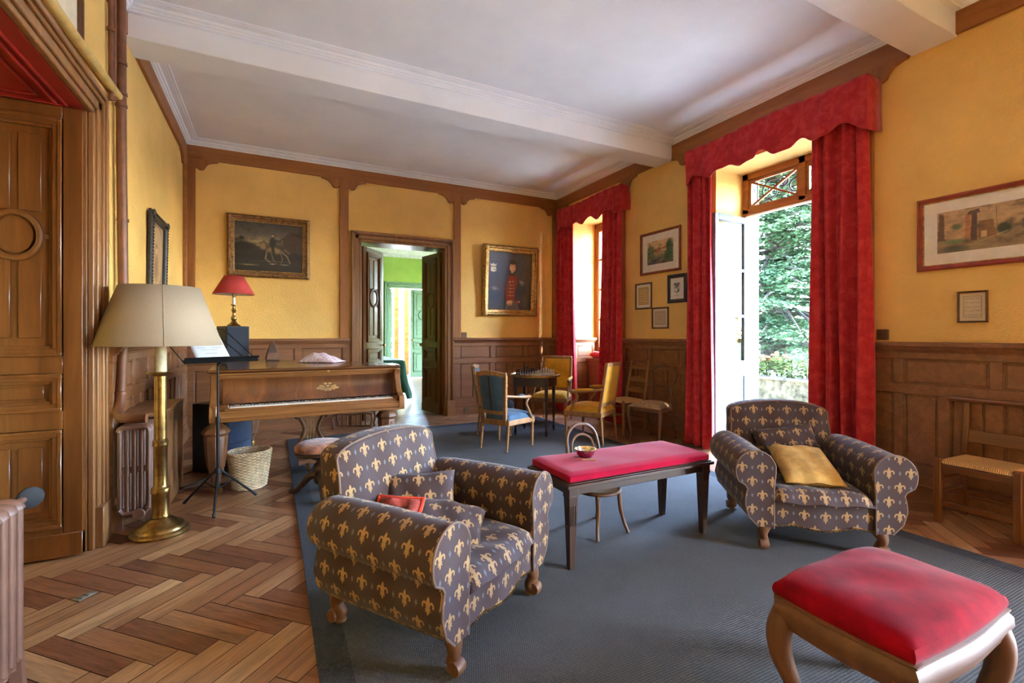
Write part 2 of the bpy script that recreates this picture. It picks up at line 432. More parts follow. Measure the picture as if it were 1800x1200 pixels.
# timber frieze, posts and shaped brackets
def bracket(mb, u, s, z, depth, put):
    """s = +1 or -1: which way it spreads from the post edge at u"""
    pts = [(0, z + 0.005), (0.24, z + 0.005), (0.235, z - 0.02), (0.20, z - 0.025), (0.14, z - 0.045), (0.105, z - 0.085), (0.095, z - 0.115), (0.07, z - 0.13), (0.04, z - 0.13), (0.02, z - 0.115), (0, z - 0.11)]
    put(mb, [(u + s * a, q) for a, q in pts], depth)
backput = lambda m, poly, d: m.prism(poly, BY - d, BY, 'y')
rightput = lambda m, poly, d: m.prism(poly, RX - d, RX, 'x')
leftput = lambda m, poly, d: m.prism(poly, LX, LX + d, 'x')
ZF = 3.385
mb = MB()
mb.box(LX, RX, BY - 0.03, BY, ZF, 3.545)
struct(mb.build('trim_2', MT['beamwoodx'], bevel=0.004), 'orange wood frieze board along the top of the back wall')
mb = MB()
for i, (a, c) in enumerate([(LX, -0.837), (0.827, 0.94), (2.486, 2.597), (4.261, RX)]):
    mb.box(a, c, BY - 0.035, BY, 1.19, ZF + 0.01)
    if i > 0: bracket(mb, a, -1, ZF, 0.033, backput)
    if i < 3: bracket(mb, c, 1, ZF, 0.033, backput)
struct(mb.build('trim_3', MT['beamwoodz'], bevel=0.004), 'orange wood posts with scrolled brackets on the back wall')
mb = MB().box(RX - 0.03, RX, NY, BY - 0.03, ZF, 3.545)
struct(mb.build('trim_4', MT['beamwoody'], bevel=0.004), 'orange wood frieze board above the curtains')
mb = MB()
for (a, c, lo) in [(5.122, 5.206, 1.19), (2.09, 2.16, 1.19), (BY - 0.135, BY - 0.035, 1.19), (3.96, 4.03, 3.2)]:
    mb.box(RX - 0.035, RX, a, c, lo, ZF + 0.01)
bracket(mb, 5.122, -1, ZF, 0.033, rightput); bracket(mb, 2.09, -1, ZF, 0.033, rightput); bracket(mb, 4.03, 1, ZF, 0.033, rightput); bracket(mb, BY - 0.135, -1, ZF, 0.033, rightput)
struct(mb.build('trim_5', MT['beamwoodz'], bevel=0.004), 'orange wood posts with scrolled brackets beside the curtains')
mb = MB().box(LX, LX + 0.03, NY, BY - 0.03, ZF, 3.545)
mb.box(LX, LX + 0.035, BY - 0.135, BY - 0.035, 1.19, ZF + 0.01)
bracket(mb, BY - 0.135, -1, ZF, 0.033, leftput)
struct(mb.build('trim_6', MT['beamwoody'], bevel=0.004), 'orange wood frieze board and corner post on the left wall')

# wainscot
def wainscot(name, org, ang, length, top, low, label, mat='panelx', ztop=1.19):
    m = Matrix.Translation(org) @ Matrix.Rotation(ang, 4, 'Z')
    mb = MB(m)                       # local: x along, y out of the wall (negative into the wall), z up
    mb.box(0, length, 0, 0.012, 0, ztop - 0.02)
    def frame(spans, z0, z1):
        x = 0
        for a, c in spans:
            mb.box(x, a, 0, 0.03, z0, z1); x = c
            i = 0.018
            mb.box(a + i, c - i, 0.01, 0.02, z0 + i, z1 - i)
            mb.frame4(a, c, z0, z1, 0.008, 0.01, 0.025)
        mb.box(x, length, 0, 0.03, z0, z1)
    mb.box(0, length, 0, 0.055, 0, 0.115); mb.box(0, length, 0, 0.046, 0.115, 0.135); mb.box(0, length, 0, 0.038, 0.135, 0.178); mb.box(0, length, 0, 0.03, 0.178, 0.262)
    frame(low, 0.262, 0.795); mb.box(0, length, 0, 0.03, 0.795, 0.872); frame(top, 0.872, 1.062)
    mb.box(0, length, 0, 0.03, 1.062, 1.118)
    mb.prism([(0, 1.112), (0.04, 1.112), (0.045, 1.128), (0.058, 1.134), (0.062, 1.148), (0.075, 1.156), (0.075, 1.182), (0.066, ztop), (0, ztop)], 0, length, 'x')
    o = mb.build(name, MT[mat], bevel=0.003, seg=1); return struct(o, label)
def spans(a, b, n, g): 
    w = (b - a - g * (n - 1)) / n
    return [(a + i * (w + g), a + i * (w + g) + w) for i in range(n)]
# back wall: local x runs -X (rotation by pi), starting at the right end
X0 = RX
wainscot('trim_7', (X0, BY, 0), pi, X0 - 2.467, [(X0 - 4.205, X0 - 3.773), (X0 - 3.698, X0 - 3.19), (X0 - 3.1, X0 - 2.588)], [(X0 - 4.205, X0 - 4.0), (X0 - 3.94, X0 - 3.77), (X0 - 3.709, X0 - 3.487), (X0 - 3.394, X0 - 3.18), (X0 - 3.09, X0 - 2.874), (X0 - 2.806, X0 - 2.588)], 'oak wainscot between the double door and the right corner')
X0 = 0.955
wainscot('trim_8', (X0, BY, 0), pi, X0 - LX, [(X0 - 0.865, X0 - 0.346), (X0 - 0.263, X0 + 0.253), (X0 + 0.37, X0 + 0.85)], [(X0 - 0.865, X0 - 0.64), (X0 - 0.57, X0 - 0.346), (X0 - 0.263, X0 - 0.03), (X0 + 0.03, X0 + 0.253), (X0 + 0.37, X0 + 0.58), (X0 + 0.64, X0 + 0.85)], 'oak wainscot behind the piano')
# right wall: local x runs +Y, rotation +90 gives y -> -X (into the room)
def rw(name, y0, y1, top, low, label): return wainscot(name, (RX, y0, 0), pi / 2, y1 - y0, [(a - y0, c - y0) for a, c in top], [(a - y0, c - y0) for a, c in low], label)
rw('trim_9', 3.66, 5.22, [(3.75, 4.04), (4.131, 4.596), (4.658, 5.099)], [(3.75, 4.05), (4.105, 4.33), (4.39, 4.60), (4.66, 4.86), (4.92, 5.11)], 'oak wainscot between the two curtained openings')
rw('trim_10', 0.2, 2.24, [(0.28, 0.72), (0.80, 1.326), (1.393, 1.879), (1.947, 2.2)], [(0.28, 0.5), (0.56, 0.76), (0.82, 1.04), (1.11, 1.323), (1.413, 1.602), (1.67, 1.879), (1.947, 2.2)], 'oak wainscot behind the low rush chair')
rw('trim_11', 6.43, BY, [(6.5, 6.8)], [(6.5, 6.8)], None)
# left wall: local x runs -Y, y -> +X
def lw(name, y1, y0, top, low, label): return wainscot(name, (LX, y1, 0), -pi / 2, y1 - y0, [(y1 - c, y1 - a) for a, c in top][::-1], [(y1 - c, y1 - a) for a, c in low][::-1], label)
lw('trim_12', BY, 3.9, spans(3.98, 6.84, 6, 0.08), spans(3.98, 6.84, 12, 0.07), 'oak wainscot along the left wall behind the radiator')

# panelled door leaf in local coordinates: x 0..w, thickness along y, z up
def leaf_mesh(w, h, t=0.044, oval=True):
    mb = MB(); st = 0.085
    mb.box(0, w, -t / 2 + 0.016, t / 2 - 0.016, 0.01, h)
    zs = [(0.18, 0.72), (0.823, 1.03), (1.128, 2.442)]
    mb.box(0, st, -t / 2, t / 2, 0.01, h); mb.box(w - st, w, -t / 2, t / 2, 0.01, h)
    z = 0.01
    for a, c in zs + [(h, h)]: mb.box(st, w - st, -t / 2, t / 2, z, a); z = c
    mb.box(0, w, -t / 2 - 0.006, t / 2 + 0.006, 0.01, 0.14)
    for s in (-1, 1):
        for a, c in zs:
            x0, x1 = st, w - st
            for k, e in ((0.018, 0.024), (0.040, 0.017), (0.056, 0.003)): mb.frame4(x0, x1, a, c, k, *sorted((s * (t / 2 - 0.016), s * (t / 2 + e))))
            zc = (a + c) / 2; xc = w / 2
            if c - a > 0.3:
                g = 0.016
                if c - a > 1 and oval:
                    for (r, u) in ((a + 0.1, zc - 0.135), (zc + 0.135, c - 0.1)):
                        mb.box(x0 + 0.09, xc - g, s * (t / 2 - 0.016), s * (t / 2 - 0.003), r, u); mb.box(xc + g, x1 - 0.09, s * (t / 2 - 0.016), s * (t / 2 - 0.003), r, u)
                    ring = [(xc + 0.105 * cos(q * pi / 16), s * (t / 2 - 0.004), zc + 0.125 * sin(q * pi / 16)) for q in range(32)]
                    mb.tube(ring, 0.017, 8, closed=True)
                    vs = [(xc, s * (t / 2 + 0.004), zc)] + [(xc + 0.078 * cos(q * pi / 16), s * (t / 2 - 0.002), zc + 0.098 * sin(q * pi / 16)) for q in range(32)]
                    mb.add(vs, [(0, 1 + q, 1 + (q + 1) % 32) for q in range(32)], smooth=True)
                    for e in (-1, 1): mb.box(xc + e * 0.12, xc + e * (w / 2 - st - 0.056), s * (t / 2 - 0.016), s * (t / 2 - 0.002), zc - 0.012, zc + 0.012)
                else:
                    mb.box(x0 + 0.085, xc - g, s * (t / 2 - 0.016), s * (t / 2 - 0.003), a + 0.09, c - 0.09); mb.box(xc + g, x1 - 0.085, s * (t / 2 - 0.016), s * (t / 2 - 0.003), a + 0.09, c - 0.09)
            else: mb.box(x0 + 0.08, x1 - 0.08, s * (t / 2 - 0.016), s * (t / 2 - 0.003), a + 0.07, c - 0.07)
    return mb
def casing_mesh(w, h, out, put):
    """door surround on local x 0..w (clear opening), z 0..h; out = width of the moulding; put(mb,x0,x1,d,z0,z1)"""
    mb = MB()
    for (a, c, d) in ((0, 0.035, 0.03), (0.035, 0.09, 0.042), (0.09, 0.105, 0.055), (0.105, out - 0.035, 0.048), (out - 0.035, out, 0.062)):
        put(mb, -c, -a, d, 0, h + c); put(mb, w + a, w + c, d, 0, h + c); put(mb, -c, w + c, d, h + a, h + c)
    put(mb, -out - 0.01, -0.02, 0.07, 0, 0.24); put(mb, w + 0.02, w + out + 0.01, 0.07, 0, 0.24)
    return mb
# back double door
dr = sroot('door_1', 'oak double door standing open to the green room')
casing_mesh(1.225, 2.55, 0.14, lambda m, a, c, d, z0, z1: m.box(1.116 + a, 1.116 + c, BY - d, BY, z0, z1)).build('casing', MT['casingz'], dr, bevel=0.006)
mb = MB(); mb.box(1.085, 1.118, BY - 0.01, BY + 0.37, 0, 2.55); mb.box(2.338, 2.37, BY - 0.01, BY + 0.37, 0, 2.55); mb.box(1.085, 2.37, BY - 0.01, BY + 0.37, 2.55, 2.58)
mb.build('lining', MT['casingz'], dr, bevel=0.004)
def place_leaf(parent, mat, x, y, ang, w, h, knob_side=1, oval=True, knob='brass'):
    o = leaf_mesh(w, h, oval=oval).build('leaf', mat, parent, bevel=0.003, seg=1)
    o.location = (x, y, 0); o.rotation_euler = (0, 0, ang)
    if knob:
        k = MB()
        for s in (-1, 1):
            k.lathe([(0.018, 0.0), (0.018, 0.004), (0.008, 0.006), (0.008, 0.03), (0.024, 0.036), (0.028, 0.048), (0.02, 0.062), (0.002, 0.066)], 12, (w - 0.05, 0, 1.08), 'z')
        k.m = Matrix(); 
        for i, v in enumerate(k.v):
            dz = v[2] - 1.08; s = -1 if i < len(k.v) / 2 else 1
            k.v[i] = (v[0], s * (0.02 + dz), 1.08 + v[1])
        k.build('knob', MT[knob], o)
    return o
place_leaf(dr, MT['doorz'], 1.145, 7.0, atan2(0.43, 0.365), 0.57, 2.51)
place_leaf(dr, MT['doorz'], 2.315, 7.0, atan2(0.56, -0.115), 0.57, 2.51)
# left door, its leaf folded back into the deep reveal, red soffit overhead
dl = sroot('door_2', 'tall oak door leaf folded back in the left doorway')
casing_mesh(1.13, 2.53, 0.16, lambda m, a, c, d, z0, z1: m.box(LX, LX + d, 2.40 + a, 2.40 + c, z0, z1)).build('casing', MT['casingz'], dl, bevel=0.006)
mb = MB(); mb.box(LX - 0.66, LX, 3.53, 3.565, 0, 2.55); mb.box(LX - 0.66, LX, 2.355, 2.40, 0, 2.55)
mb.build('lining', MT['casingz'], dl, bevel=0.004)
lf_ = leaf_mesh(0.57, 2.515).build('leaf', MT['doorz'], dl, bevel=0.003, seg=1); lf_.location = (LX - 0.575, 3.541 - 0.044, 0)
mb = MB(); z = 2.53; x0, x1, y0, y1 = LX - 0.62, LX - 0.001, 2.37, 3.56
mb.box(x0, x1, y0, y1, z, z + 0.03)
for k, hgt in ((0.07, 0.012), (0.105, 0.02), (0.165, 0.012)):
    mb.frame4(x0 + k, x1 - k, y0 + k, y1 - k, 0.014, z - hgt, z + 0.01, 'z')
mb.build('soffit', MT['redpaint'], dl, bevel=0.004)
struct(MB().box(LX - 0.70, LX - 0.655, 2.2, 3.75, -0.05, 2.7).build('wall_passage', MT['yellow']))

# ------------------------------------------------------------------ openings in the right wall
FX = 4.80
MT['winwood'] = MT['beamwoodz']
# garden door: transom frame and open leaf
w2 = sroot('window_2', 'glazed garden door with a crossed transom light above')
y0, y1 = OPEN2[0], OPEN2[1]
mb = MB(); mb.box(FX, FX + 0.06, y1 - 0.045, y1, 0, 2.58); mb.box(FX, FX + 0.06, y0, y0 + 0.045, 0, 2.58)
mb.build('door_frame', MT['white'], w2, bevel=0.004)
mb = MB()
mb.box(FX, FX + 0.07, y0, y1, 2.58, 2.66); mb.box(FX - 0.012, FX + 0.07, y0, y1, 2.585, 2.615); mb.box(FX, FX + 0.07, y0, y1, 2.99, 3.07)
for a, c in ((y0, y0 + 0.07), (y1 - 0.07, y1), (2.915, 2.985)): mb.box(FX, FX + 0.07, a, c, 2.6, 3.07)
panes = [(2.985, y1 - 0.07), (y0 + 0.07, 2.915)]
for a, c in panes:
    i = 0.03
    mb.frame4(a, c, 2.66, 2.99, i, FX + 0.015, FX + 0.05, 'x')
    mb.bar((FX + 0.03, a + i, 2.69), (FX + 0.03, c - i, 2.96), 0.022, 0.03, (1, 0, 0)); mb.bar((FX + 0.031, a + i, 2.96), (FX + 0.031, c - i, 2.69), 0.022, 0.03, (1, 0, 0))
mb.build('transom_frame', MT['beamwoody'], w2, bevel=0.004)
mb = MB()
for a, c in panes: mb.box(FX + 0.034, FX + 0.037, a + 0.02, c - 0.02, 2.67, 2.98)
mb.build('transom_glass', MT['glass'], w2)
# wrought iron scroll grille outside the transom
gr = MB()
def spiral(cy, cz, r, turns, a0, hand):
    n = 30; return [(4.98, cy + hand * r * (1 - 0.8 * i / n) * cos(a0 + turns * 2 * pi * i / n), cz + r * (1 - 0.8 * i / n) * sin(a0 + turns * 2 * pi * i / n)) for i in range(n + 1)]
for a, c in ((2.33, 2.95), (2.95, 3.57)):
    mid = (a + c) / 2
    for cy, cz, r, h_ in ((mid - 0.14, 2.86, 0.13, 1), (mid + 0.14, 2.86, 0.13, -1), (mid - 0.17, 2.70, 0.07, -1), (mid + 0.17, 2.70, 0.07, 1), (mid, 2.915, 0.07, 1), (a + 0.05, 2.92, 0.06, 1)):
        gr.tube(spiral(cy, cz, r, 1.6, 0.4, h_), 0.009, 6)
    gr.tube([(4.98, a, 2.6), (4.98, a, 3.0)], 0.007, 6); gr.tube([(4.98, c, 2.6), (4.98, c, 3.0)], 0.007, 6); gr.tube([(4.98, a, 2.62), (4.98, c, 2.62)], 0.007, 6)
tag(gr.build('iron_grille', MT['iron']), 'wrought iron scroll grille outside the transom light', 'grille')
# open leaf of the garden door
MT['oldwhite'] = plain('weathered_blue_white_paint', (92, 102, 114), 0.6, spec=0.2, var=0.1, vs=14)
def glazed_leaf(w, parent, x, y, ang):
    t = 0.045; mb = MB(); st = 0.06
    mb.box(0, st, -t / 2, t / 2, 0.03, 2.56); mb.box(w - st, w, -t / 2, t / 2, 0.03, 2.56)
    mb.box(st, w - st, -t / 2, t / 2, 2.49, 2.56); mb.box(st, w - st, -t / 2, t / 2, 0.03, 0.13); mb.box(st, w - st, -t / 2, t / 2, 0.78, 0.95)
    for z in (1.45, 1.96): mb.box(st, w - st, -t / 2 + 0.005, t / 2 - 0.005, z - 0.016, z + 0.016)
    mb.box(st, w - st, -0.01, 0.01, 0.13, 0.78)
    zc, xc, hx, hz = 0.455, w / 2, w / 2 - st - 0.03, 0.29
    for s in (-1, 1):
        v = [(xc - hx, s * 0.011, zc), (xc, s * 0.011, zc - hz), (xc + hx, s * 0.011, zc), (xc, s * 0.011, zc + hz), (xc, s * 0.034, zc)]
        mb.add(v, [(0, 1, 4), (1, 2, 4), (2, 3, 4), (3, 0, 4)])
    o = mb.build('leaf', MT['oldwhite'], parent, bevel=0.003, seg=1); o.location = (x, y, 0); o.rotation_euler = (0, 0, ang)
    g = MB().box(st - 0.01, w - st + 0.01, -0.002, 0.002, 0.94, 2.5).build('pane', MT['oldglass'], o)
    k = MB().tube([(w - 0.025, -0.03, 0.35), (w - 0.025, -0.03, 2.3)], 0.007, 6); k.lathe([(0.02, 0), (0.024, 0.01), (0.012, 0.03), (0.002, 0.035)], 10, (w - 0.025, -0.045, 1.05), 'y'); k.build('bolt_bar', MT['iron'], o)
    return o
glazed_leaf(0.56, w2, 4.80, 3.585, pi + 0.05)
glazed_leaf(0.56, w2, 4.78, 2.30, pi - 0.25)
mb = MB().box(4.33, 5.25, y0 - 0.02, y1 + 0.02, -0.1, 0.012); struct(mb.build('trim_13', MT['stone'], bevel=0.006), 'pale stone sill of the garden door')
# window beside the corner
w1 = sroot('window_1', 'tall orange wood casement window behind the corner curtains')
y0, y1 = OPEN1[0], OPEN1[1]; z0 = 0.95; zt = 3.06
mb = MB(); mb.box(FX - 0.01, FX + 0.06, y0, y1, z0 - 0.09, z0); mb.box(FX - 0.01, FX + 0.06, y0, y1, zt - 0.06, zt); mb.box(FX - 0.01, FX + 0.06, y1 - 0.05, y1, z0, zt); mb.box(FX - 0.01, FX + 0.06, y0, y0 + 0.05, z0, zt)
mb.build('window_frame', MT['beamwoodz'], w1, bevel=0.004)
gl = MB(); ym = (y0 + y1) / 2
for a, c in ((y0 + 0.05, ym - 0.002), (ym + 0.002, y1 - 0.05)):
    s = MB(); st = 0.055
    s.box(FX + 0.0, FX + 0.045, a, a + st, z0, zt - 0.06); s.box(FX + 0.0, FX + 0.045, c - st, c, z0, zt - 0.06)
    s.box(FX + 0.0, FX + 0.045, a + st, c - st, z0, z0 + 0.08); s.box(FX + 0.0, FX + 0.045, a + st, c - st, zt - 0.13, zt - 0.06)
    for z in (1.49, 1.98, 2.47): s.box(FX + 0.005, FX + 0.04, a + st, c - st, z - 0.015, z + 0.015)
    s.build('sash', MT['beamwoodz'], w1, bevel=0.003, seg=1); gl.box(FX + 0.02, FX + 0.023, a + st - 0.01, c - st + 0.01, z0 + 0.07, zt - 0.12)
gl.build('pane', MT['glass'], w1)
# panelled window seat and reveal panelling
mb = MB(); mb.box(4.62, 4.79, y0, y1, 0.0, 0.82); mb.box(4.60, 4.80, y0, y1, 0.82, 0.855); mb.box(4.79, 4.86, y0, y1, 0.0, 0.86)
for a, c in ((y0 + 0.06, y0 + 0.36), (y0 + 0.42, y0 + 0.72), (y0 + 0.78, y1 - 0.07)):
    mb.frame4(a, c, 0.14, 0.77, 0.02, 4.612, 4.62, 'x')
struct(mb.build('trim_14', MT['panelz'], bevel=0.004), 'panelled oak window seat under the corner window')
wainscot('trim_15', (FX - 0.015, y1, 0), pi, FX - 0.015 - RX - 0.002, [(0.05, 0.36)], [(0.05, 0.36)], 'oak panelling on the window reveal')
mb = MB().box(RX - 0.02, RX + 0.002, 5.19, 5.26, 1.19, ZF); 
# far window behind the camera and the near wall: plain frames
w3 = sroot('window_3')
mb = MB(); y0, y1 = OPEN3[0], OPEN3[1]
for a, c in ((y0, y0 + 0.07), (y1 - 0.07, y1)): mb.box(FX, FX + 0.06, a, c, 0, 3.06)
mb.box(FX, FX + 0.06, y0, y1, 2.98, 3.06); mb.box(FX, FX + 0.06, y0, y1, 2.55, 2.62); mb.build('window_frame', MT['beamwoodz'], w3)
# ------------------------------------------------------------------ outside
MT['gravel'] = plain('terrace_gravel', (200, 194, 182), 0.95, spec=0.06, var=0.2, vs=30)
MT['grass'] = plain('lawn_grass', (48, 60, 30), 0.95, spec=0.06, var=0.25, vs=3)
struct(MB().box(5.03, 17, -30, 40, -0.3, -0.1).build('ground', MT['gravel']), 'pale gravel terrace outside the garden door')
struct(MB().box(17, 140, -120, 90, -0.4, -0.14).build('lawn', MT['grass']), 'sunlit lawn beyond the terrace')
# low planter wall
MT['wallstone'] = plain('mossy_render', (78, 72, 58), 0.95, spec=0.06, var=0.35, vs=7, bump=0.6)
pw = thing('planter_wall', 'low mossy stone wall with plants seen through the garden door', 'wall', (8.75, 5.4, -0.1))
rnd = random.Random(5)
mb = MB()
def wl(u, v):
    return (0.0 + 0.012 * sin(u * 47) * cos(v * 9) + rnd.uniform(-0.006, 0.006), -3 + 7 * u, 0.46 * v)
mb.grid(wl, 60, 6); mb.box(0.01, 0.42, -3, 4, 0, 0.455)
mb.build('wall_body', MT['wallstone'], pw)
MB().box(-0.03, 0.45, -3, 4, 0.455, 0.50).build('coping', MT['stone'], pw, bevel=0.012)
# foliage helper: many small leaves in one mesh
def leaves(mb, c, r, n, size, rnd, flat=1.0, droop=0.0):
    for _ in range(n):
        a = rnd.uniform(0, 2 * pi); q = sqrt(rnd.random()); p = Vector((c[0] + r * q * cos(a), c[1] + r * q * sin(a), c[2] + rnd.uniform(-1, 1) * r * flat - droop * q * q))
        d = Vector((cos(a) + rnd.uniform(-.6, .6), sin(a) + rnd.uniform(-.6, .6), rnd.uniform(-.5, .25))).normalized() * size * rnd.uniform(.6, 1.3)
        s = d.cross(Vector((rnd.uniform(-1, 1), rnd.uniform(-1, 1), 1))).normalized() * size * 0.28
        mb.add([tuple(p - s), tuple(p + d * 0.5 - s * 0.7), tuple(p + d), tuple(p + d * 0.5 + s * 1.2)], [(0, 1, 2, 3)])
MT['cedar'] = plain('cedar_needles', (52, 72, 50), 0.7, spec=0.06, var=0.5, vs=4)
MT['leafy'] = plain('border_leaves', (54, 68, 30), 0.7, spec=0.06, var=0.3, vs=6)
MT['treeleaf'] = plain('tree_leaves', (36, 46, 24), 0.7, spec=0.06, var=0.3, vs=2)
MT['bark'] = plain('bark', (54, 50, 44), 0.9, spec=0.06, var=0.3, vs=10, bump=0.5)
# the cedar: trunk, tiers of drooping boughs
cx, cy = 17.2, 11.6
ced = thing('cedar_tree', 'large cedar with tiered drooping boughs outside the garden door', 'tree', (0, 0, 0))
tr = MB().tube([(cx, cy, -0.2), (cx + .1, cy, 4), (cx, cy + .1, 9), (cx, cy, 13)], [0.55, 0.42, 0.28, 0.08], 12); tr.build('trunk', MT['bark'], ced)
fo = MB(); br = MB(); rnd = random.Random(11)
for k in range(230):
    z0 = 0.2 + 11.5 * (k / 230); a = rnd.uniform(0, 2 * pi)
    if rnd.random() < 0.72: a = atan2(-cy, -cx) + rnd.gauss(0, 0.75)      # mostly the side the room looks at
    R = (6.4 - 0.36 * z0) * rnd.uniform(0.7, 1.1)
    e = (cx + R * cos(a), cy + R * sin(a), z0 - rnd.uniform(-0.2, 0.5))
    br.tube([(cx, cy, z0 + 0.7), (cx + R * .5 * cos(a), cy + R * .5 * sin(a), z0 + 0.5), e], [0.09, 0.06, 0.02], 6)
    for t in (0.42, 0.58, 0.74, 0.88, 1.0):
        p = (cx + R * t * cos(a) + rnd.gauss(0, .15), cy + R * t * sin(a) + rnd.gauss(0, .15), lerp(z0 + 0.6, e[2], t) + rnd.gauss(0, .05))
        leaves(fo, p, 0.9 * (1.25 - t * 0.5), 80, 0.15, rnd, 0.03, 0.28)
fo.build('foliage', MT['cedar'], ced, weld=False); br.build('branch', MT['bark'], ced)
# border plants on the wall
def border_plant(x, y, h, label, flowers):
    t = thing('border_plant', label, 'plant', (x, y, 0.405), group='plants along the low wall')
    mb = MB(); r = random.Random(int(x * 100 + y * 37)); st = MB()
    for i in range(9):
        a = r.uniform(0, 6.28); q = r.uniform(0, .16); hh_ = h * r.uniform(.6, 1)
        st.tube([(q * cos(a) * .4, q * sin(a) * .4, 0), (q * cos(a), q * sin(a), hh_)], 0.006, 5)
        leaves(mb, (q * cos(a), q * sin(a), hh_ * 0.6), 0.12, 16, 0.09, r, 1.6)
    mb.build('foliage', MT['leafy'], t, weld=False); st.build('stem', MT['leafy'], t)
    if flowers:
        f = MB()
        for i in range(7):
            p = (r.gauss(0, .1), r.gauss(0, .1), h * r.uniform(.8, 1.1))
            for q in range(5): f.ball((p[0] + .022 * cos(q * 1.257), p[1] + .022 * sin(q * 1.257), p[2]), 0.02, 6, 4)
        f.build('blossom', MT['orange'], t)
MT['orange'] = plain('orange_petals', (170, 70, 30), 0.7, var=0.15)
for i, y in enumerate([4.55, 4.85, 5.12, 5.4, 5.68, 5.95, 6.2, 6.5]):
    fl = i in (1, 5, 6)
    border_plant(8.93 + 0.06 * (i % 2), y, 0.36 + 0.08 * ((i * 3) % 4) / 3, ['leafy border plant on the low wall behind the garden door curtain', 'orange flowering plant at the right end of the low wall', 'leafy plant left of the right orange flowers', 'pale leafy plant midway along the low wall', 'leafy plant right of the left orange flowers', 'orange flowering plant near the left end of the low wall', 'tall orange flowering plant by the stone door jamb', 'leafy plant hidden partly by the stone door jamb'][i], fl)
# trees and hedge mirrored in the open door's glass
def tree(x, y, h, r, label):
    t = thing('garden_tree', label, 'tree', (x, y, -0.2)); q = random.Random(int(x + y * 3))
    MB().tube([(0, 0, 0), (.1, 0, h * .35), (0, .1, h * .7)], [.35, .25, .1], 8).build('trunk', MT['bark'], t)
    mb = MB()
    for k in range(60):
        a, b = q.uniform(0, 6.28), q.uniform(-1, 1); c = sqrt(1 - b * b) * q.uniform(.4, 1)
        leaves(mb, (r * c * cos(a), r * c * sin(a), h * .68 + r * .9 * b), r * .3, 45, .42, q, .8)
    mb.build('foliage', MT['treeleaf'], t, weld=False)
tree(24, -3.5, 9, 3.2, 'broad dark tree on the lawn mirrored in the door glass')
tree(15.5, 23.5, 9, 3.4, 'leafy tree seen through the corner window')
tree(8.4, -2.0, 12.6, 2.1, 'tall tree added out of view to shade the garden door')  # added out of view on the sun's path so its crown shades the door
mb = MB(); q = random.Random(4)
for k in range(150): leaves(mb, (70 + q.uniform(-3, 3), -90 + k * 1.0, 1.5 + q.uniform(-.5, .9)), 2.2, 40, 0.9, q, 0.9)
tag(mb.build('hedge_line', MT['treeleaf'], weld=False), 'distant line of trees along the far edge of the lawn', 'trees', kind='stuff')
# ------------------------------------------------------------------ curtains, rug
def curtain_mat():
    m = M('red_damask_curtain', (178, 36, 44), 0.85, 0, 0.15, sheen=0.25)
    v = m.coord('Object', (1, 1, 1))
    vo = m.noise(v, 13, 5, 0.6, 0.5); c = m.ramp(vo, [(0.4, (172, 40, 48)), (0.5, (184, 48, 56)), (0.62, (194, 62, 66))])
    m.col(c); m.bump(m.noise(v, 120, 3, 0.6), 0.25, 0.004)
    tr = m.n('BsdfTranslucent'); m.l(c, tr.inputs[0]); mx = m.n('MixShader'); mx.inputs[0].default_value = 0.16
    out = m.nt.nodes['Material Output']; m.l(m.b.outputs[0], mx.inputs[1]); m.l(tr.outputs[0], mx.inputs[2]); m.l(mx.outputs[0], out.inputs[0])
    return m.m
MT['curtain'] = curtain_mat()
def drape(name, label, yt, yb, z0, z1, x, folds, amp, group, seed=0):
    r = random.Random(seed); ph = [r.uniform(0, 6.28) for _ in range(4)]
    def fn(u, v):
        k = 0.55 + 0.45 * (1 - v); a = amp * k
        y = lerp(lerp(yb[0], yt[0], v), lerp(yb[1], yt[1], v), u) + 0.012 * sin(u * 9 + v * 5 + ph[3])
        w = sin(2 * pi * folds * u + ph[0] + 0.5 * sin(v * 3 + ph[2]))
        return (x - a * (0.75 * w + 0.3 * sin(2 * pi * folds * 2.3 * u + ph[1] + v * 1.2)) - 0.03 * (1 - v), y, lerp(z0, z1, v) + (0.008 * sin(u * 14 + ph[0]) if v == 0 else 0))
    o = MB().grid(fn, 96, 26, (2, 3)).build(name, MT['curtain'], solid=0.006, smooth_all=True, ang=180)
    return tag(o, label, 'curtain', group)
G1 = 'red curtain panels'
drape('curtain', 'faded red curtain panel left of the open garden door', (3.85, 3.53), (3.84, 3.48), 0.02, 3.2, 4.20, 3.2, 0.06, G1, 1)
drape('curtain', 'broad red curtain panel right of the open garden door', (2.50, 2.06), (2.47, 2.02), 0.02, 3.2, 4.20, 3.7, 0.07, G1, 2)
drape('curtain', 'red curtain panel in the room corner, left of the corner window', (6.62, 6.17), (6.60, 6.02), 0.02, 3.2, 4.21, 4.2, 0.06, G1, 3)
drape('curtain', 'red curtain panel right of the corner window, nearest the ladder-back chair', (5.40, 5.01), (5.42, 5.04), 0.02, 3.2, 4.21, 3.4, 0.06, G1, 4)
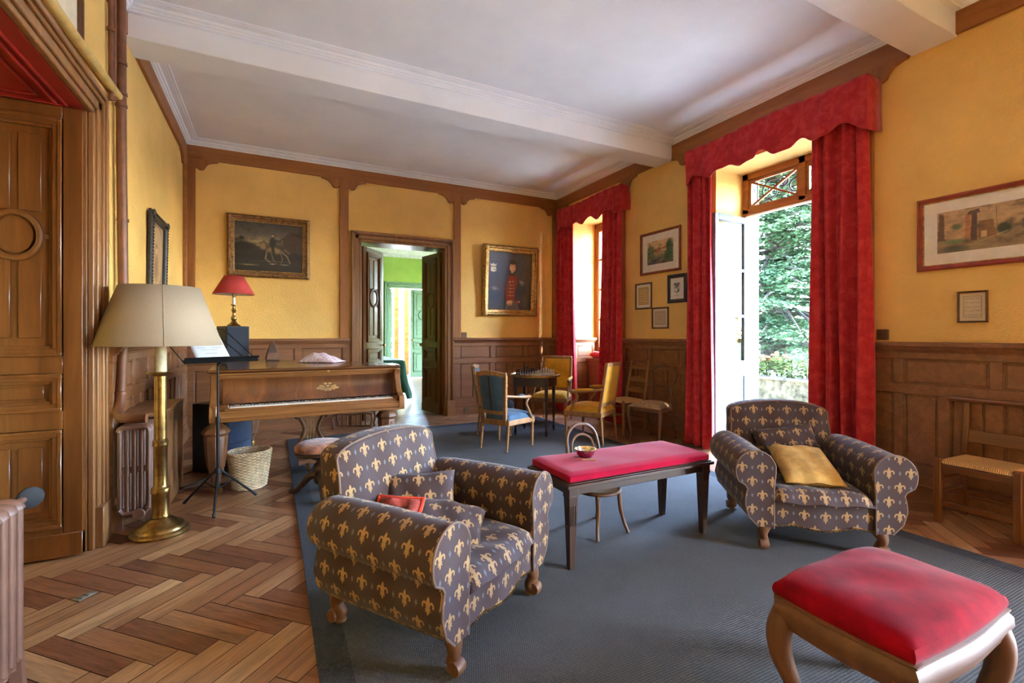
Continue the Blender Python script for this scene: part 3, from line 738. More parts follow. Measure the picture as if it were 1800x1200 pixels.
def pelmet(label, x, y0, y1, ztop, edge, seed):
    """edge: (y, z) of the scalloped lower hem, falling y"""
    from bisect import bisect
    E = sorted(edge); fine = []
    for i in range(len(E) - 1):
        for k in range(6):
            t = k / 6; fine.append((lerp(E[i][0], E[i + 1][0], t), lerp(E[i][1], E[i + 1][1], (1 - cos(pi * t)) / 2)))
    fine.append(E[-1])
    path = [(RX - 0.035 - 0.001, y0, fine[0][1] + .02), (lerp(RX, x, .6), y0, fine[0][1])] + [(x, a, b) for a, b in fine] + [(lerp(RX, x, .6), y1, fine[-1][1]), (RX - 0.036, y1, fine[-1][1] + .02)]
    n = len(path) - 1; r = random.Random(seed); ph = r.uniform(0, 6)
    def fn(u, v):
        p = path[min(n, int(round(u * n)))]
        return (p[0] - 0.012 * sin(p[1] * 11 + ph) * (1 - v) - 0.006 * sin(p[1] * 37 + v * 5), p[1], lerp(p[2], ztop + 0.01 * sin(p[1] * 5), v))
    o = MB().grid(fn, n, 10, (2, .4)).build('pelmet', MT['curtain'], solid=0.008, smooth_all=True, ang=60)
    return tag(o, label, 'pelmet')
pelmet('scalloped red pelmet across the top of the garden door', 4.12, 2.03, 3.83, 3.285, [(3.833, 2.906), (3.729, 2.987), (3.509, 2.909), (3.388, 2.955), (3.278, 2.962), (3.154, 2.919), (3.011, 2.937), (2.916, 2.989), (2.78, 2.907), (2.656, 2.916), (2.539, 2.962), (2.429, 2.9), (2.316, 2.913), (2.202, 2.96), (2.029, 2.851)], 1)
pelmet('scalloped red pelmet across the corner window', 4.18, 5.0, 6.6, 3.27, [(6.587, 2.904), (6.434, 2.98), (6.269, 2.92), (6.08, 2.978), (5.884, 2.908), (5.716, 2.991), (5.536, 2.907), (5.327, 2.977), (5.146, 2.896), (5.008, 2.926)], 2)
# rug of woven sisal with a darker border
def rug_mat(name, a, b):
    m = M(name, a, 0.9, 0, 0.2)
    v = m.coord('Object'); sx = m.n('SeparateXYZ'); m.l(v, sx.inputs[0])
    x, y = S(m.nt, sx.outputs[0]), S(m.nt, sx.outputs[1])
    rib = (y * 560.0).sin() * 0.5 + 0.5; stitch = (x * 700.0 + (y * 560 / 6.2832).op('FLOOR') * 3.14).sin() * 0.5 + 0.5
    n = m.noise(v, 4, 4, 0.6); h = rib * stitch
    c = m.mix(h, a, b); c = m.mix(n * 0.5, c, tuple(k * 0.8 for k in a))
    sp = m.noise(v, 260, 2, 0.5); c = m.mix(sp.gt(0.66) * 0.35, c, (150, 148, 140))
    m.col(c); m.bump(h, 0.5, 0.004); return m.m
MT['rug'] = rug_mat('blue_grey_sisal', (66, 66, 66), (108, 106, 103)); MT['rugborder'] = rug_mat('rug_border_tape', (52, 54, 58), (72, 74, 78))
rg = thing('sisal_rug', 'large blue grey woven sisal rug with a darker border tape', 'rug', (0, 0, 0))
x0, x1, y0, y1 = 0.15, 3.545, 0.3, 6.15; k = 0.115
MB().box(x0 + k, x1 - k, y0 + k, y1 - k, 0.001, 0.011).build('field', MT['rug'], rg)
mb = MB(); mb.box(x0, x0 + k, y0, y1, 0.001, 0.012); mb.box(x1 - k, x1, y0, y1, 0.001, 0.012); mb.box(x0 + k, x1 - k, y0, y0 + k, 0.001, 0.012); mb.box(x0 + k, x1 - k, y1 - k, y1, 0.001, 0.012)
mb.build('border', MT['rugborder'], rg)
# ------------------------------------------------------------------ fleur-de-lis upholstery
def fleur_mat():
    m = M('fleur_de_lis_upholstery', (92, 70, 66), 0.75, 0, 0.3, sheen=0.15)
    t = m.n('UVMap'); sx = m.n('SeparateXYZ'); m.l(t.outputs[0], sx.inputs[0])
    U, V = S(m.nt, sx.outputs[0]), S(m.nt, sx.outputs[1]); cw, ch = 0.108, 0.158; k = 0.062
    def lattice(ou, ov):
        return (((U / cw + ou).fr() - 0.5) * (cw / k)), (((V / ch + ov).fr() - 0.5) * (ch / k))
    def ell(ax, y, cx, cy, rx, ry, a=0.0):
        dx, dy = ax - cx, y - cy
        if a:
            ca, sa = cos(radians(a)), sin(radians(a)); dx, dy = dx * ca + dy * sa, dy * ca - dx * sa
        dx = dx / rx; dy = dy / ry
        return dx * dx + dy * dy
    def vesica(ax, y, cy, rx, ry):
        d = (y - cy) / ry; return ax / rx + d * d
    mask = None; dia = None
    for o in ((0, 0), (0.5, 0.5)):
        x, y = lattice(*o); ax = x.ab()
        d = vesica(ax, y, 0.2, 0.115, 0.33)
        dx, dy = (ax - 0.25) / 1.0, (y - 0.015) / 1.25
        ring = ((dx * dx + dy * dy).op('SQRT') - 0.145).ab() / 0.052 + (y.lt(0.0) * 4.0)      # curled side petals
        d = d.mn(ring); d = d.mn(ell(ax, y, 0.385, -0.03, 0.06, 0.065)); d = d.mn(ell(ax, y, 0.095, -0.06, 0.042, 0.12, -8))
        d = d.mn(ell(ax, y, 0.0, -0.155, 0.21, 0.042)); d = d.mn(vesica(ax, y, -0.33, 0.075, 0.20)); d = d.mn(ell(ax, y, 0.125, -0.255, 0.04, 0.095, 40))
        g = d.lt(1.0); mask = g if mask is None else mask.mx(g)
        x, y = lattice(o[0] + 0.5, o[1]); q = ((x.ab() / 0.11) + (y.ab() / 0.22)).lt(1.0); dia = q if dia is None else dia.mx(q)
    rib = (V * 2100.0).sin() * 0.5 + 0.5; band = ((U * (2 * pi / cw * 0.5)).sin() * 0.5 + 0.5)
    c = m.mix(band, (60, 39, 35), (67, 53, 55)); c = m.mix(rib * 0.4, c, (54, 38, 36))
    c = m.mix(dia * 0.45, c, (112, 124, 132)); worn = m.noise(m.coord('Object'), 14, 4, 0.6)
    c = m.mix(mask * (worn * 0.4 + 0.62), c, (164, 130, 84)); m.col(c); m.bump(rib + mask * 0.6, 0.12, 0.001); return m.m
MT['fleur'] = fleur_mat()
MT['gimp'] = plain('upholstery_piping', (110, 88, 76), 0.8, var=0.1)
MT['redvelvet'] = plain('red_velvet', (124, 3, 22), 0.9, 0, 0.08, var=0.12, vs=10, sheen=0.1)
MT['pinkred'] = plain('crimson_cotton', (158, 14, 48), 0.9, 0, 0.1, var=0.05, vs=6, bump=0.15, sheen=0.12)
MT['coral'] = plain('coral_velvet_edge', (206, 70, 42), 0.85, 0, 0.2, var=0.12, sheen=0.4)
MT['tapestry'] = plain('faded_red_tapestry', (142, 66, 58), 0.9, 0, 0.2, var=0.35, vs=26)
MT['mustard'] = plain('mustard_cotton', (190, 152, 86), 0.9, 0, 0.2, var=0.1, vs=16, bump=0.2)
def pillow(w, h, t, n=16, seed=0, pinch=0.06):
    r = random.Random(seed); ph = [r.uniform(0, 6) for _ in range(3)]; mb = MB()
    for s in (1, -1):
        def fn(u, v):
            a, b = 2 * u - 1, 2 * v - 1
            e = (1 - a ** 4) * (1 - b ** 4); z = s * t * max(0, e) ** 0.55
            k = 1 - pinch * (1 - abs(b) ** 2) * (abs(a) ** 6); q = 1 - pinch * (1 - abs(a) ** 2) * (abs(b) ** 6)
            wr = 0.006 * sin(7 * a + ph[0] + 3 * b) * (1 - a * a) if s > 0 else 0
            return (a * w / 2 * k, b * h / 2 * q, z + wr)
        mb.grid(fn, n, n, (w, h), flip=(s < 0))
    return mb
def put_pillow(name, label, mat, w, h, t, root, loc, rot, seed=0, edge=None, group=None):
    """pillow placed in the frame of an armchair root, then left as a thing of its own"""
    Mx = Matrix.Translation(root.location) @ Matrix.Rotation(root.rotation_euler.z, 4, 'Z') @ Matrix.Translation(loc) @ Matrix.Rotation(rot[2], 4, 'Z') @ Matrix.Rotation(rot[1], 4, 'Y') @ Matrix.Rotation(rot[0], 4, 'X')
    o = pillow(w, h, t, seed=seed).build(name, MT[mat], ang=180, smooth_all=True, weld=True); o.matrix_world = Mx
    tag(o, label, 'cushion', group)
    if edge:
        k = 1 - 0.0; pts = [(-w / 2, -h / 2, 0), (0, -h / 2 * .94, 0), (w / 2, -h / 2, 0), (w / 2 * .94, 0, 0), (w / 2, h / 2, 0), (0, h / 2 * .94, 0), (-w / 2, h / 2, 0), (-w / 2 * .94, 0, 0)]
        MB().tube(pts, 0.012, 8, closed=True).build('edging', MT[edge], o)
    return o
XI, XO, YF = 0.262, 0.451, -0.34
def arm_profile():
    cxr, czr, r = 0.357, 0.452, 0.118
    p = [(XI, 0.13), (XI, 0.25), (XI, 0.36), (XI - 0.008, 0.44)]
    p += [(cxr + r * 0.92 * cos(radians(a)), czr + r * sin(radians(a))) for a in range(165, -41, -15)]
    p += [(0.415, 0.372), (0.402, 0.35), (0.412, 0.31), (0.414, 0.26), (0.395, 0.19), (0.345, 0.135)]
    return p
def build_armchair(name, label, loc, rz):
    root = thing(name, label, 'armchair', loc, rz, 'fleur-de-lis club armchairs')
    # base with a wavy lower edge
    mb = MB(); N = 28
    def zb(t): return 0.135 + 0.022 * (0.5 - 0.5 * cos(4 * pi * t)) * (1 if abs(t - .5) > .25 else 0.6) - 0.012 * (0.5 - 0.5 * cos(2 * pi * t))
    def fr(u, v): return (lerp(-XI - .004, XI + .004, u), YF + 0.016 - 0.012 * (1 - (2 * u - 1) ** 2), lerp(zb(u), 0.285, v))
    mb.grid(fr, N, 4, (2 * XI, 0.15)); mb.box(-XI, XI, YF + 0.02, 0.33, 0.15, 0.28); mb.box(-0.36, 0.36, -0.3, 0.36, 0.15, 0.2)
    mb.build('seat_base', MT['fleur'], root, uvbox=True)
    # seat cushion, sagging in the middle
    mb = MB()
    def top(u, v):
        a, b = 2 * u - 1, 2 * v - 1; e = (max(0, 1 - a ** 6) * max(0, 1 - b ** 6)) ** 0.4
        return (a * (XI - 0.004), lerp(YF - 0.012, 0.26, v) - 0.014 * (1 - a * a) * (v < .5), 0.285 + 0.085 * e - 0.03 * (1 - a * a) * (1 - b * b) + 0.004 * sin(9 * a + 4 * b))
    mb.grid(top, 26, 22, None); mb.box(-XI + .005, XI - .005, YF - 0.004, 0.25, 0.275, 0.29)
    mb.build('seat_cushion', MT['fleur'], root, uvbox=True, ang=60)
    # rolled arms
    P = arm_profile(); L = [0]
    for i in range(1, len(P)): L.append(L[-1] + hypot(P[i][0] - P[i - 1][0], P[i][1] - P[i - 1][1]))
    ys = [YF + 0.012, YF + 0.02, YF + 0.05, -0.2, -0.1, 0.0, 0.1, 0.2, 0.29, 0.335]; sc = [0.97, 1.0, 0.985, 1.0, 1.01, 1.01, 1.0, 0.99, 0.95, 0.84]
    for s in (-1, 1):
        mb = MB(); vs = []; fs = []; uv = []; n = len(P); c = (0.345, 0.40)
        for y, k in zip(ys, sc):
            for q, (px, pz) in enumerate(P):
                tck = 1 - 0.012 * (q % 2) * (1 if y < -0.27 and y > YF + .013 else 0)
                vs.append((s * (c[0] + (px - c[0]) * (k if pz > .3 else 1) * tck), y, (c[1] + (pz - c[1]) * k * tck) if pz > .3 else pz))
        for j in range(len(ys) - 1):
            for i in range(n - 1):
                a = j * n + i; q = (a, a + 1, a + n + 1, a + n); t = [(ys[j], L[i]), (ys[j], L[i + 1]), (ys[j + 1], L[i + 1]), (ys[j + 1], L[i])]
                # on the outer side run v upwards: measure from the other end
                t = [(p_, -w_ if (P[i][0] > 0.36 and i > 6) else w_) for p_, w_ in t]
                fs.append(q); uv.append(t)
        mb.add(vs, fs, uv, True)
        last = [vs[(len(ys) - 1) * n + i] for i in range(n)]
        mb.add(last, [tuple(range(n))], [[(p[0], p[2]) for p in last]])
        arm = mb.build('arm', MT['fleur'], root, ang=50)
        f = MB(); ins = [(c[0] + (px - c[0]) * 0.985, c[1] + (pz - c[1]) * 0.985) for px, pz in P]
        front = [(s * px, YF, pz) for px, pz in ins]; back = [(s * px, YF + 0.02, pz) for px, pz in ins]
        f.add(front + back, [tuple(range(n))] + [(i, (i + 1) % n, n + (i + 1) % n, n + i) for i in range(n)], [[(p[0], p[2]) for p in front]] + [None] * n)
        f.build('arm_front', MT['fleur'], root, uvbox=True, ang=30)
        pp = MB().tube([(s * px, YF + 0.004, pz) for px, pz in P], 0.0055, 6); pp.build('piping', MT['gimp'], arm)
    # back
    W, Zt, Zs = 0.325, 0.773, 0.69
    out = [(-W + .06, 0.14), (-W + .02, 0.3), (-W, 0.56)] + [(-W + .006 + .008 * 0, 0.63)] + [(W * sin(radians(a)) * 0.985, Zs + (Zt - Zs) * cos(radians(a)) ** 0.8 if abs(a) < 90 else Zs) for a in range(-85, 86, 10)] + [(W - .006, 0.63), (W, 0.56), (W - .02, 0.3), (W - .06, 0.14)]
    mb = MB(); n = len(out)
    def yy(z, base, k): return base + k * (z - 0.3)
    def ringp(d, base, k): return [((x * (1 - d * .35)), yy(z, base, k), 0.45 + (z - 0.45) * (1 - d * .2)) for x, z in out]
    R = [ringp(0.28, 0.225, 0.2), ringp(0.06, 0.235, 0.2), ringp(0.0, 0.255, 0.2), ringp(0.0, 0.34, 0.17), ringp(0.05, 0.358, 0.16)]
    vs = [p for r_ in R for p in r_]; fs = []; uv = []
    for j in range(len(R) - 1):
        for i in range(n):
            q = (j * n + i, j * n + (i + 1) % n, (j + 1) * n + (i + 1) % n, (j + 1) * n + i); fs.append(q)
            uv.append(None if j < 2 else [(vs[t][1] + 0.3 * (abs(vs[t][0]) < .3) * 0 + vs[t][2] * 1.0, vs[t][1]) for t in q] if False else None)
    fs.append(tuple(range(n))); uv.append([(p[0], p[2]) for p in R[0]]); fs.append(tuple((len(R) - 1) * n + i for i in range(n))); uv.append([(p[0], p[2]) for p in R[-1]])
    mb.add(vs, fs, uv, True); bk = mb.build('backrest', MT['fleur'], root, uvbox=True, ang=48)
    MB().tube([R[1][i] for i in range(2, n - 2)], 0.005, 6).build('piping', MT['gimp'], bk)
    # carved feet
    for sx in (-1, 1):
        for (y, d) in ((-0.295, -1), (0.305, 1)):
            f = MB(); x = sx * 0.3
            f.tube(curve([(x - sx * .02, y - d * .03, 0.19), (x, y, 0.135), (x + sx * .012, y + d * .014, 0.09), (x + sx * .0, y - d * .0, 0.05), (x + sx * .006, y + d * .012, 0.028)], 5), [0.045] * 3 + [0.043, 0.042, 0.04, 0.037, 0.034, 0.031, 0.028, 0.026, 0.025, 0.024, 0.024, 0.024, 0.026, 0.027, 0.027, 0.026, 0.025, 0.024][:18], 10)
            f.lathe([(0.002, -0.026), (0.026, -0.024), (0.03, 0), (0.026, 0.024), (0.002, 0.026)], 14, (x + sx * .01, y + d * .024, 0.034), 'x'); f.ball((x, y, 0.012), 0.026, 10, 6, (1, 1, .46))
            f.build('leg', MT['walnutz'], root, ang=60)
    nh = MB()
    for i in range(46):
        u = (i + .5) / 46; nh.ball((lerp(-XI, XI, u), YF + 0.012 - 0.012 * (1 - (2 * u - 1) ** 2), zb(u) + 0.008), 0.0042, 6, 4)
    nh.build('nailheads', MT['brass'], root)
    for s in (-1, 1):
        nh = MB()
        for i in range(48): nh.ball((s * 0.352, lerp(-0.31, 0.31, i / 47), 0.143), 0.004, 6, 4)
        nh.build('nailheads', MT['brass'], root)
    return root
AC1 = build_armchair('club_armchair', 'fleur-de-lis club armchair in the foreground, back to the piano', (0.68, 2.052, 0.012), 0.579)
AC2 = dup(AC1, (2.958, 1.842, 0.012), -0.631, 'fleur-de-lis club armchair in front of the garden door, holding a mustard cushion')
GC = 'loose cushions on the armchairs'
put_pillow('cushion', 'fleur-de-lis cushion propped upright in the foreground armchair', 'fleur', 0.34, 0.28, 0.06, AC1, (0.05, 0.165, 0.435), (radians(68), 0, radians(-48)), 1, group=GC)
put_pillow('cushion', 'fleur-de-lis cushion lying flat on the foreground armchair seat', 'fleur', 0.34, 0.26, 0.05, AC1, (0.0, -0.03, 0.395), (radians(14), radians(10), radians(-60)), 2, group=GC)
put_pillow('cushion', 'small faded red cushion with coral edging in the foreground armchair', 'tapestry', 0.21, 0.17, 0.04, AC1, (-0.135, 0.14, 0.43), (radians(50), 0, radians(-70)), 3, edge='coral', group=GC)
put_pillow('cushion', 'fleur-de-lis cushion behind the mustard cushion by the garden door', 'fleur', 0.40, 0.3, 0.06, AC2, (0.02, 0.2, 0.475), (radians(62), radians(-8), radians(4)), 4, group=GC)
put_pillow('cushion', 'plain mustard cushion on the armchair by the garden door', 'mustard', 0.32, 0.40, 0.055, AC2, (0.0, -0.085, 0.435), (radians(18), 0, radians(-4)), 5, group=GC)
# ------------------------------------------------------------------ upholstered bench, its cushion and bowl
BX0, BX1, BY0, BY1 = 1.36, 2.44, 2.04, 2.48
bt = thing('long_bench', 'long dark wooden bench table with a crimson pad on top', 'bench', ((BX0 + BX1) / 2, (BY0 + BY1) / 2, 0.012))
hx, hy = (BX1 - BX0) / 2, (BY1 - BY0) / 2
mb = MB(); mb.box(-hx, hx, -hy, hy, 0.432, 0.45); mb.box(-hx + .012, hx - .012, -hy + .012, hy - .012, 0.45, 0.456); mb.build('top_frame', MT['darkx'], bt, bevel=0.006)
mb = MB(); a, b2 = hx - 0.035, hy - 0.035
mb.box(-a, a, -b2, -b2 + .022, 0.385, 0.432); mb.box(-a, a, b2 - .022, b2, 0.385, 0.432); mb.box(-a, -a + .022, -b2, b2, 0.385, 0.432); mb.box(a - .022, a, -b2, b2, 0.385, 0.432)
mb.build('apron', MT['darkx'], bt, bevel=0.003)
for sx in (-1, 1):
    for sy in (-1, 1):
        f = MB(); x, y = sx * (hx - 0.048), sy * (hy - 0.048)
        f.box(x - .03, x + .03, y - .03, y + .03, 0.385, 0.432); f.taper((x, y, 0), (0.016, 0.016), (x, y, 0.385), (0.028, 0.028))
        for q in (-.014, 0, .014):
            f.box(x + q - .004, x + q + .004, y - .033, y + .033, 0.352, 0.405) if False else None
            f.taper((x + q, y, 0.23), (0.004, 0.026), (x + q, y, 0.335), (0.004, 0.030)); f.taper((x, y + q, 0.23), (0.026, 0.004), (x, y + q, 0.335), (0.030, 0.004))
        f.box(x - .031, x + .031, y - .031, y + .031, 0.376, 0.389); f.build('leg', MT['darkz'], bt, bevel=0.002)
mb = MB()
def padtop(u, v):
    a, b = 2 * u - 1, 2 * v - 1; e = (max(0, 1 - a ** 40) * max(0, 1 - b ** 30)) ** .5
    return (a * (hx - .02), b * (hy - .018) + .004 * sin(a * 6), 0.0 + 0.037 + 0.012 * e + 0.0015 * sin(a * 8 + b * 3))
mb.grid(padtop, 40, 16, (1, .4)); n = 40
mb.box(-hx + .021, hx - .021, -hy + .019, hy - .019, 0.0, 0.036)
o = mb.build('bench_pad', MT['pinkred'], bevel=0.008, ang=50); o.location = ((BX0 + BX1) / 2, (BY0 + BY1) / 2, 0.469); tag(o, 'flat crimson pad lying on the long dark bench', 'pad')
bw = MB().lathe([(0.03, 0.0), (0.042, 0.001), (0.058, 0.018), (0.066, 0.042), (0.068, 0.05), (0.074, 0.052), (0.074, 0.055), (0.066, 0.054), (0.063, 0.042), (0.055, 0.02), (0.04, 0.006), (0.0005, 0.004)], 32)
o = bw.build('steel_bowl', MT['steel'], ang=60); o.scale = (.88, .88, .88); o.location = (1.665, 2.315, 0.519); tag(o, 'small polished steel bowl on the crimson pad', 'bowl')
o = MB().tube([(0, 0, 0), (0.075, 0.012, 0)], 0.004, 8).build('pencil', plain('wood_pencil', (196, 132, 84), 0.5)); o.location = (1.60, 2.255, 0.523); o.rotation_euler = (0, 0, -0.7); tag(o, 'short pencil lying beside the steel bowl', 'pencil')
# ------------------------------------------------------------------ velvet footstool with cabriole legs
fx0, fx1, fy0, fy1 = 1.455, 2.014, 0.606, 0.987
fs_ = thing('velvet_footstool', 'crimson velvet footstool with cabriole legs in the near corner', 'stool', ((fx0 + fx1) / 2, (fy0 + fy1) / 2, 0.012))
hx, hy = (fx1 - fx0) / 2, (fy1 - fy0) / 2
def serp(d, n=14):
    p = []
    for (ax, ay, bx, by, nx, ny) in ((-hx, -hy, hx, -hy, 0, -1), (hx, -hy, hx, hy, 1, 0), (hx, hy, -hx, hy, 0, 1), (-hx, hy, -hx, -hy, -1, 0)):
        for i in range(n):
            t = i / n; k = d + 0.012 * sin(pi * t) ** 2; cxn = d
            x, y = lerp(ax, bx, t), lerp(ay, by, t)
            ex = (2 * t - 1) * d
            p.append((x + nx * k + (ex if ny else 0), y + ny * k + (ex if nx else 0)))
    return p
mb = MB(); rings = [(0.30, -0.012), (0.305, 0.0), (0.318, 0.004), (0.345, 0.014), (0.37, 0.012), (0.384, 0.002), (0.388, 0.007), (0.394, 0.007), (0.398, -0.002)]
vs = []; fs = []
for z, d in rings: vs += [(x, y, z) for x, y in serp(d)]
n = len(serp(0))
for j in range(len(rings) - 1):
    for i in range(n): fs.append((j * n + i, j * n + (i + 1) % n, (j + 1) * n + (i + 1) % n, (j + 1) * n + i))
fs.append(tuple(range(n))); mb.add(vs, fs, smooth=True); mb.build('frame', MT['walnutx'], fs_, ang=40)
mb = MB()
def dome(u, v):
    a, b = 2 * u - 1, 2 * v - 1; e = (max(0, 1 - abs(a) ** 7) * max(0, 1 - abs(b) ** 6)) ** .5
    dip = 0.004 * sin(6 * a + 2 * b) * cos(3 * b)
    bl = .012
    return (a * (hx - .003 + bl * cos(b * pi / 2)), b * (hy - .003 + bl * cos(a * pi / 2)), 0.432 + 0.03 * e + 0.012 * (1 - a * a) * (1 - b * b) + dip * e)
mb.grid(dome, 40, 30, (1, 1))
o0 = len(mb.v)
def skirt(u, v):
    q = u * 4; k = min(3, int(q)); t = q - k
    c = [(-1, -1), (1, -1), (1, 1), (-1, 1), (-1, -1)]; a, b = lerp(c[k][0], c[k + 1][0], t), lerp(c[k][1], c[k + 1][1], t)
    bul = 0.006 * sin(pi * v); bl = .012; return (a * (hx - .003 + bul + bl * cos(b * pi / 2)), b * (hy - .003 + bul + bl * cos(a * pi / 2)), lerp(0.392, 0.432, v))
mb.grid(skirt, 120, 5, (2, .05)); mb.build('cushion', MT['redvelvet'], fs_, ang=75)
for sx in (-1, 1):
    for sy in (-1, 1):
        f = MB(); x, y = sx * (hx - .03), sy * (hy - .03)
        pts = curve([(x, y, 0.345), (x + sx * .018, y + sy * .018, 0.28), (x + sx * .014, y + sy * .014, 0.2), (x - sx * .012, y - sy * .012, 0.1), (x - sx * .004, y - sy * .004, 0.035), (x + sx * .014, y + sy * .014, 0.014)], 5)
        rr = [lerp(0.042, 0.034, i / 10) if i < 10 else lerp(0.034, 0.019, (i - 10) / 8) if i < 18 else lerp(0.019, 0.024, (i - 18) / 8) for i in range(len(pts))]
        f.tube(pts, rr, 12); f.ball((x + sx * .014, y + sy * .014, 0.018), 0.028, 12, 8, (1, 1, .64)); f.build('leg', MT['walnutz'], fs_, ang=70)
# ------------------------------------------------------------------ grand piano
PZ = 0.968
pn = thing('grand_piano', 'rosewood grand piano with open keyboard and closed lid', 'piano', (0.31, 4.10, 0), radians(1.5))
def pl(x, y): return (x - 0.31, y - 4.10)
outl = [(-.435, 4.34), (1.05, 4.34), (1.05, 4.55), (1.0, 4.72), (.88, 4.9), (.72, 5.07), (.5, 5.27), (.28, 5.52), (.12, 5.75), (0.0, 5.98), (-.1, 6.08), (-.24, 6.13), (-.38, 6.12), (-.435, 6.07)]
def off(poly, d):
    c = (0.15, 4.9); return [(x + (d if x > c[0] else -d) * min(1, abs(x - c[0]) / .2), y + (d if y > 5 else -d) * min(1, abs(y - 5) / .3)) for x, y in poly]
mb = MB().prism([pl(*p) for p in off(outl, -0.012)], 0.66, 0.94, 'z', True); mb.build('case', MT['pianox'], pn, bevel=0.008, ang=30)
mb = MB().prism([pl(*p) for p in off(outl, 0.008)], 0.943, PZ, 'z', True); mb.build('lid', MT['pianox'], pn, bevel=0.008, ang=30)
mb = MB(); x0, y0 = pl(-.415, 4.32); x1 = pl(1.03, 0)[0]
mb.box(x0, x1, y0 - .035, y0 + .02, 0.925, 0.943); mb.box(x0 + .005, x1 - .005, y0 - .02, y0 + .02, 0.905, 0.925); mb.box(x0 + .01, x1 - .01, y0 - .005, y0 + .03, 0.893, 0.905)
mb.build('lid_moulding', MT['pianolightx'], pn, bevel=0.004)
mb = MB(); xa, xb = pl(-.34, 0)[0], pl(1.0, 0)[0]; ks_ = pl(0, 4.10)[1]
def fall(u, v):
    t = v; return (lerp(xa, xb, u), lerp(ks_ + .185, y0 + .02, t) + .035 * sin(pi * t), lerp(0.705, 0.9, t))
mb.grid(fall, 4, 12); fb = mb.build('fallboard', MT['fallwood'], pn, smooth_all=True)
# inlaid maker's cartouche as a pale leafy scroll, keyhole escutcheon
mb = MB()
def scr(cx, w, h):
    for i in range(9):
        a = -1 + 2 * i / 8; q = (cx + a * w, fall(.5, .42 + h * (1 - a * a) * (1 if i % 2 else .4))[1] - .004, fall(.5, .42 + h * (1 - a * a) * (1 if i % 2 else .4))[2])
        mb.ball(q, .012, 8, 5, (1.3, .12, .8))
scr(0.12, 0.075, .2); scr(0.12, 0.06, -.1); mb.build('inlay', plain('pale_inlay', (150, 118, 72), .4, var=.2), fb)
MB().lathe([(0.010, -.002), (0.010, .002)], 12, (0.12, y0 - .036, 0.934), 'y').build('lock_plate', MT['brass'], pn)
# keybed, keyslip, cheeks with scrolled profile
mb = MB(); ks = pl(0, 4.10)[1]
mb.box(x0 + .01, x1 - .01, ks, y0 + .1, 0.60, 0.675); mb.box(x0 + .01, x1 - .01, ks - .012, ks + .03, 0.622, 0.66); mb.box(x0 + .0, x1 - .0, ks - .02, ks + .02, 0.596, 0.612)
mb.box(xa + .02, xb - .02, ks + .03, ks + .05, 0.66, 0.69); mb.build('keyslip', MT['pianolightx'], pn, bevel=0.005)
for s, xx in ((-1, x0), (1, x1)):
    prof = [(ks - .02, 0.596), (ks - .022, 0.69), (ks - .012, 0.715), (ks + .03, 0.728), (ks + .075, 0.75), (ks + .105, 0.79), (ks + .112, 0.83), (ks + .135, 0.86), (ks + .14, 0.9), (ks + .12, 0.94), (y0 + .1, 0.94), (y0 + .1, 0.596)]
    mb = MB().prism(prof, xx if s < 0 else xx - .05, xx + .05 if s < 0 else xx, 'x'); mb.build('cheek', MT['pianolightz'], pn, bevel=0.005)
    a = xa - .025 if s < 0 else pl(.952, 0)[0]
    MB().box(a, (pl(-.292, 0)[0] if s < 0 else xb + .02), ks + .035, y0 + .08, 0.675, 0.715).build('key_block', MT['pianox'], pn, bevel=.004)
kx0, kx1 = pl(-.288, 0)[0], pl(.946, 0)[0]; n = 52; w = (kx1 - kx0) / n
MT['ivory'] = plain('ivory_keys', (226, 220, 204), .3, var=.03); MT['ebony'] = plain('ebony_keys', (18, 17, 17), .3)
for i in range(n):
    MB().box(kx0 + i * w + .0007, kx0 + (i + 1) * w - .0007, ks + .05, ks + .2, 0.68, 0.697).build('white_key', MT['ivory'], pn, bevel=.0012, seg=1)
for i in range(n - 1):
    if i % 7 in (0, 2, 3, 5, 6) if i else True:
        xk = kx0 + (i + 1) * w; MB().taper((xk, ks + .165, .697), (.0056, .035), (xk, ks + .167, .708), (.0044, .032)).build('black_key', MT['ebony'], pn, bevel=.001, seg=1)
# turned and fluted legs with brass castors
def piano_leg(x, y, dz=0.0):
    f = MB(Matrix.Translation((0, 0, dz))); pr = [(.05, .62), (.052, .60), (.04, .585), (.036, .565), (.05, .545), (.07, .53), (.095, .50), (.098, .485), (.088, .475), (.08, .46), (.083, .45), (.072, .30), (.06, .22), (.052, .20), (.055, .185), (.042, .17), (.032, .14), (.034, .11), (.028, .095)][::-1]
    f.lathe(pr, 8, (x, y, 0))
    for q in range(8):
        a = pi / 8 + q * pi / 4; f.bar((x + .053 * cos(a), y + .053 * sin(a), .23), (x + .075 * cos(a), y + .075 * sin(a), .44), .022, .008, (cos(a), sin(a), 0))
    leg = f.build('leg', MT['walnutz'], pn, ang=35)
    c = MB(Matrix.Translation((0, 0, dz))); c.lathe([(.028, .055), (.03, .07), (.026, .1), (.02, .11)], 12, (x, y, 0)); c.lathe([(.004, -.012), (.03, -.01), (.032, 0), (.03, .01), (.004, .012)], 16, (x + .015, y, .033), 'y'); c.bar((x + .0, y - .016, .06), (x + .015, y - .016, .03), .01, .004); c.bar((x, y + .016, .06), (x + .015, y + .016, .03), .01, .004)
    c.build('castor', MT['brass'], leg, ang=50)
for x, y, dz in ((-.385, 4.33, 0), (.95, 4.40, .012), (-.15, 5.85, 0)): piano_leg(*pl(x, y), dz)
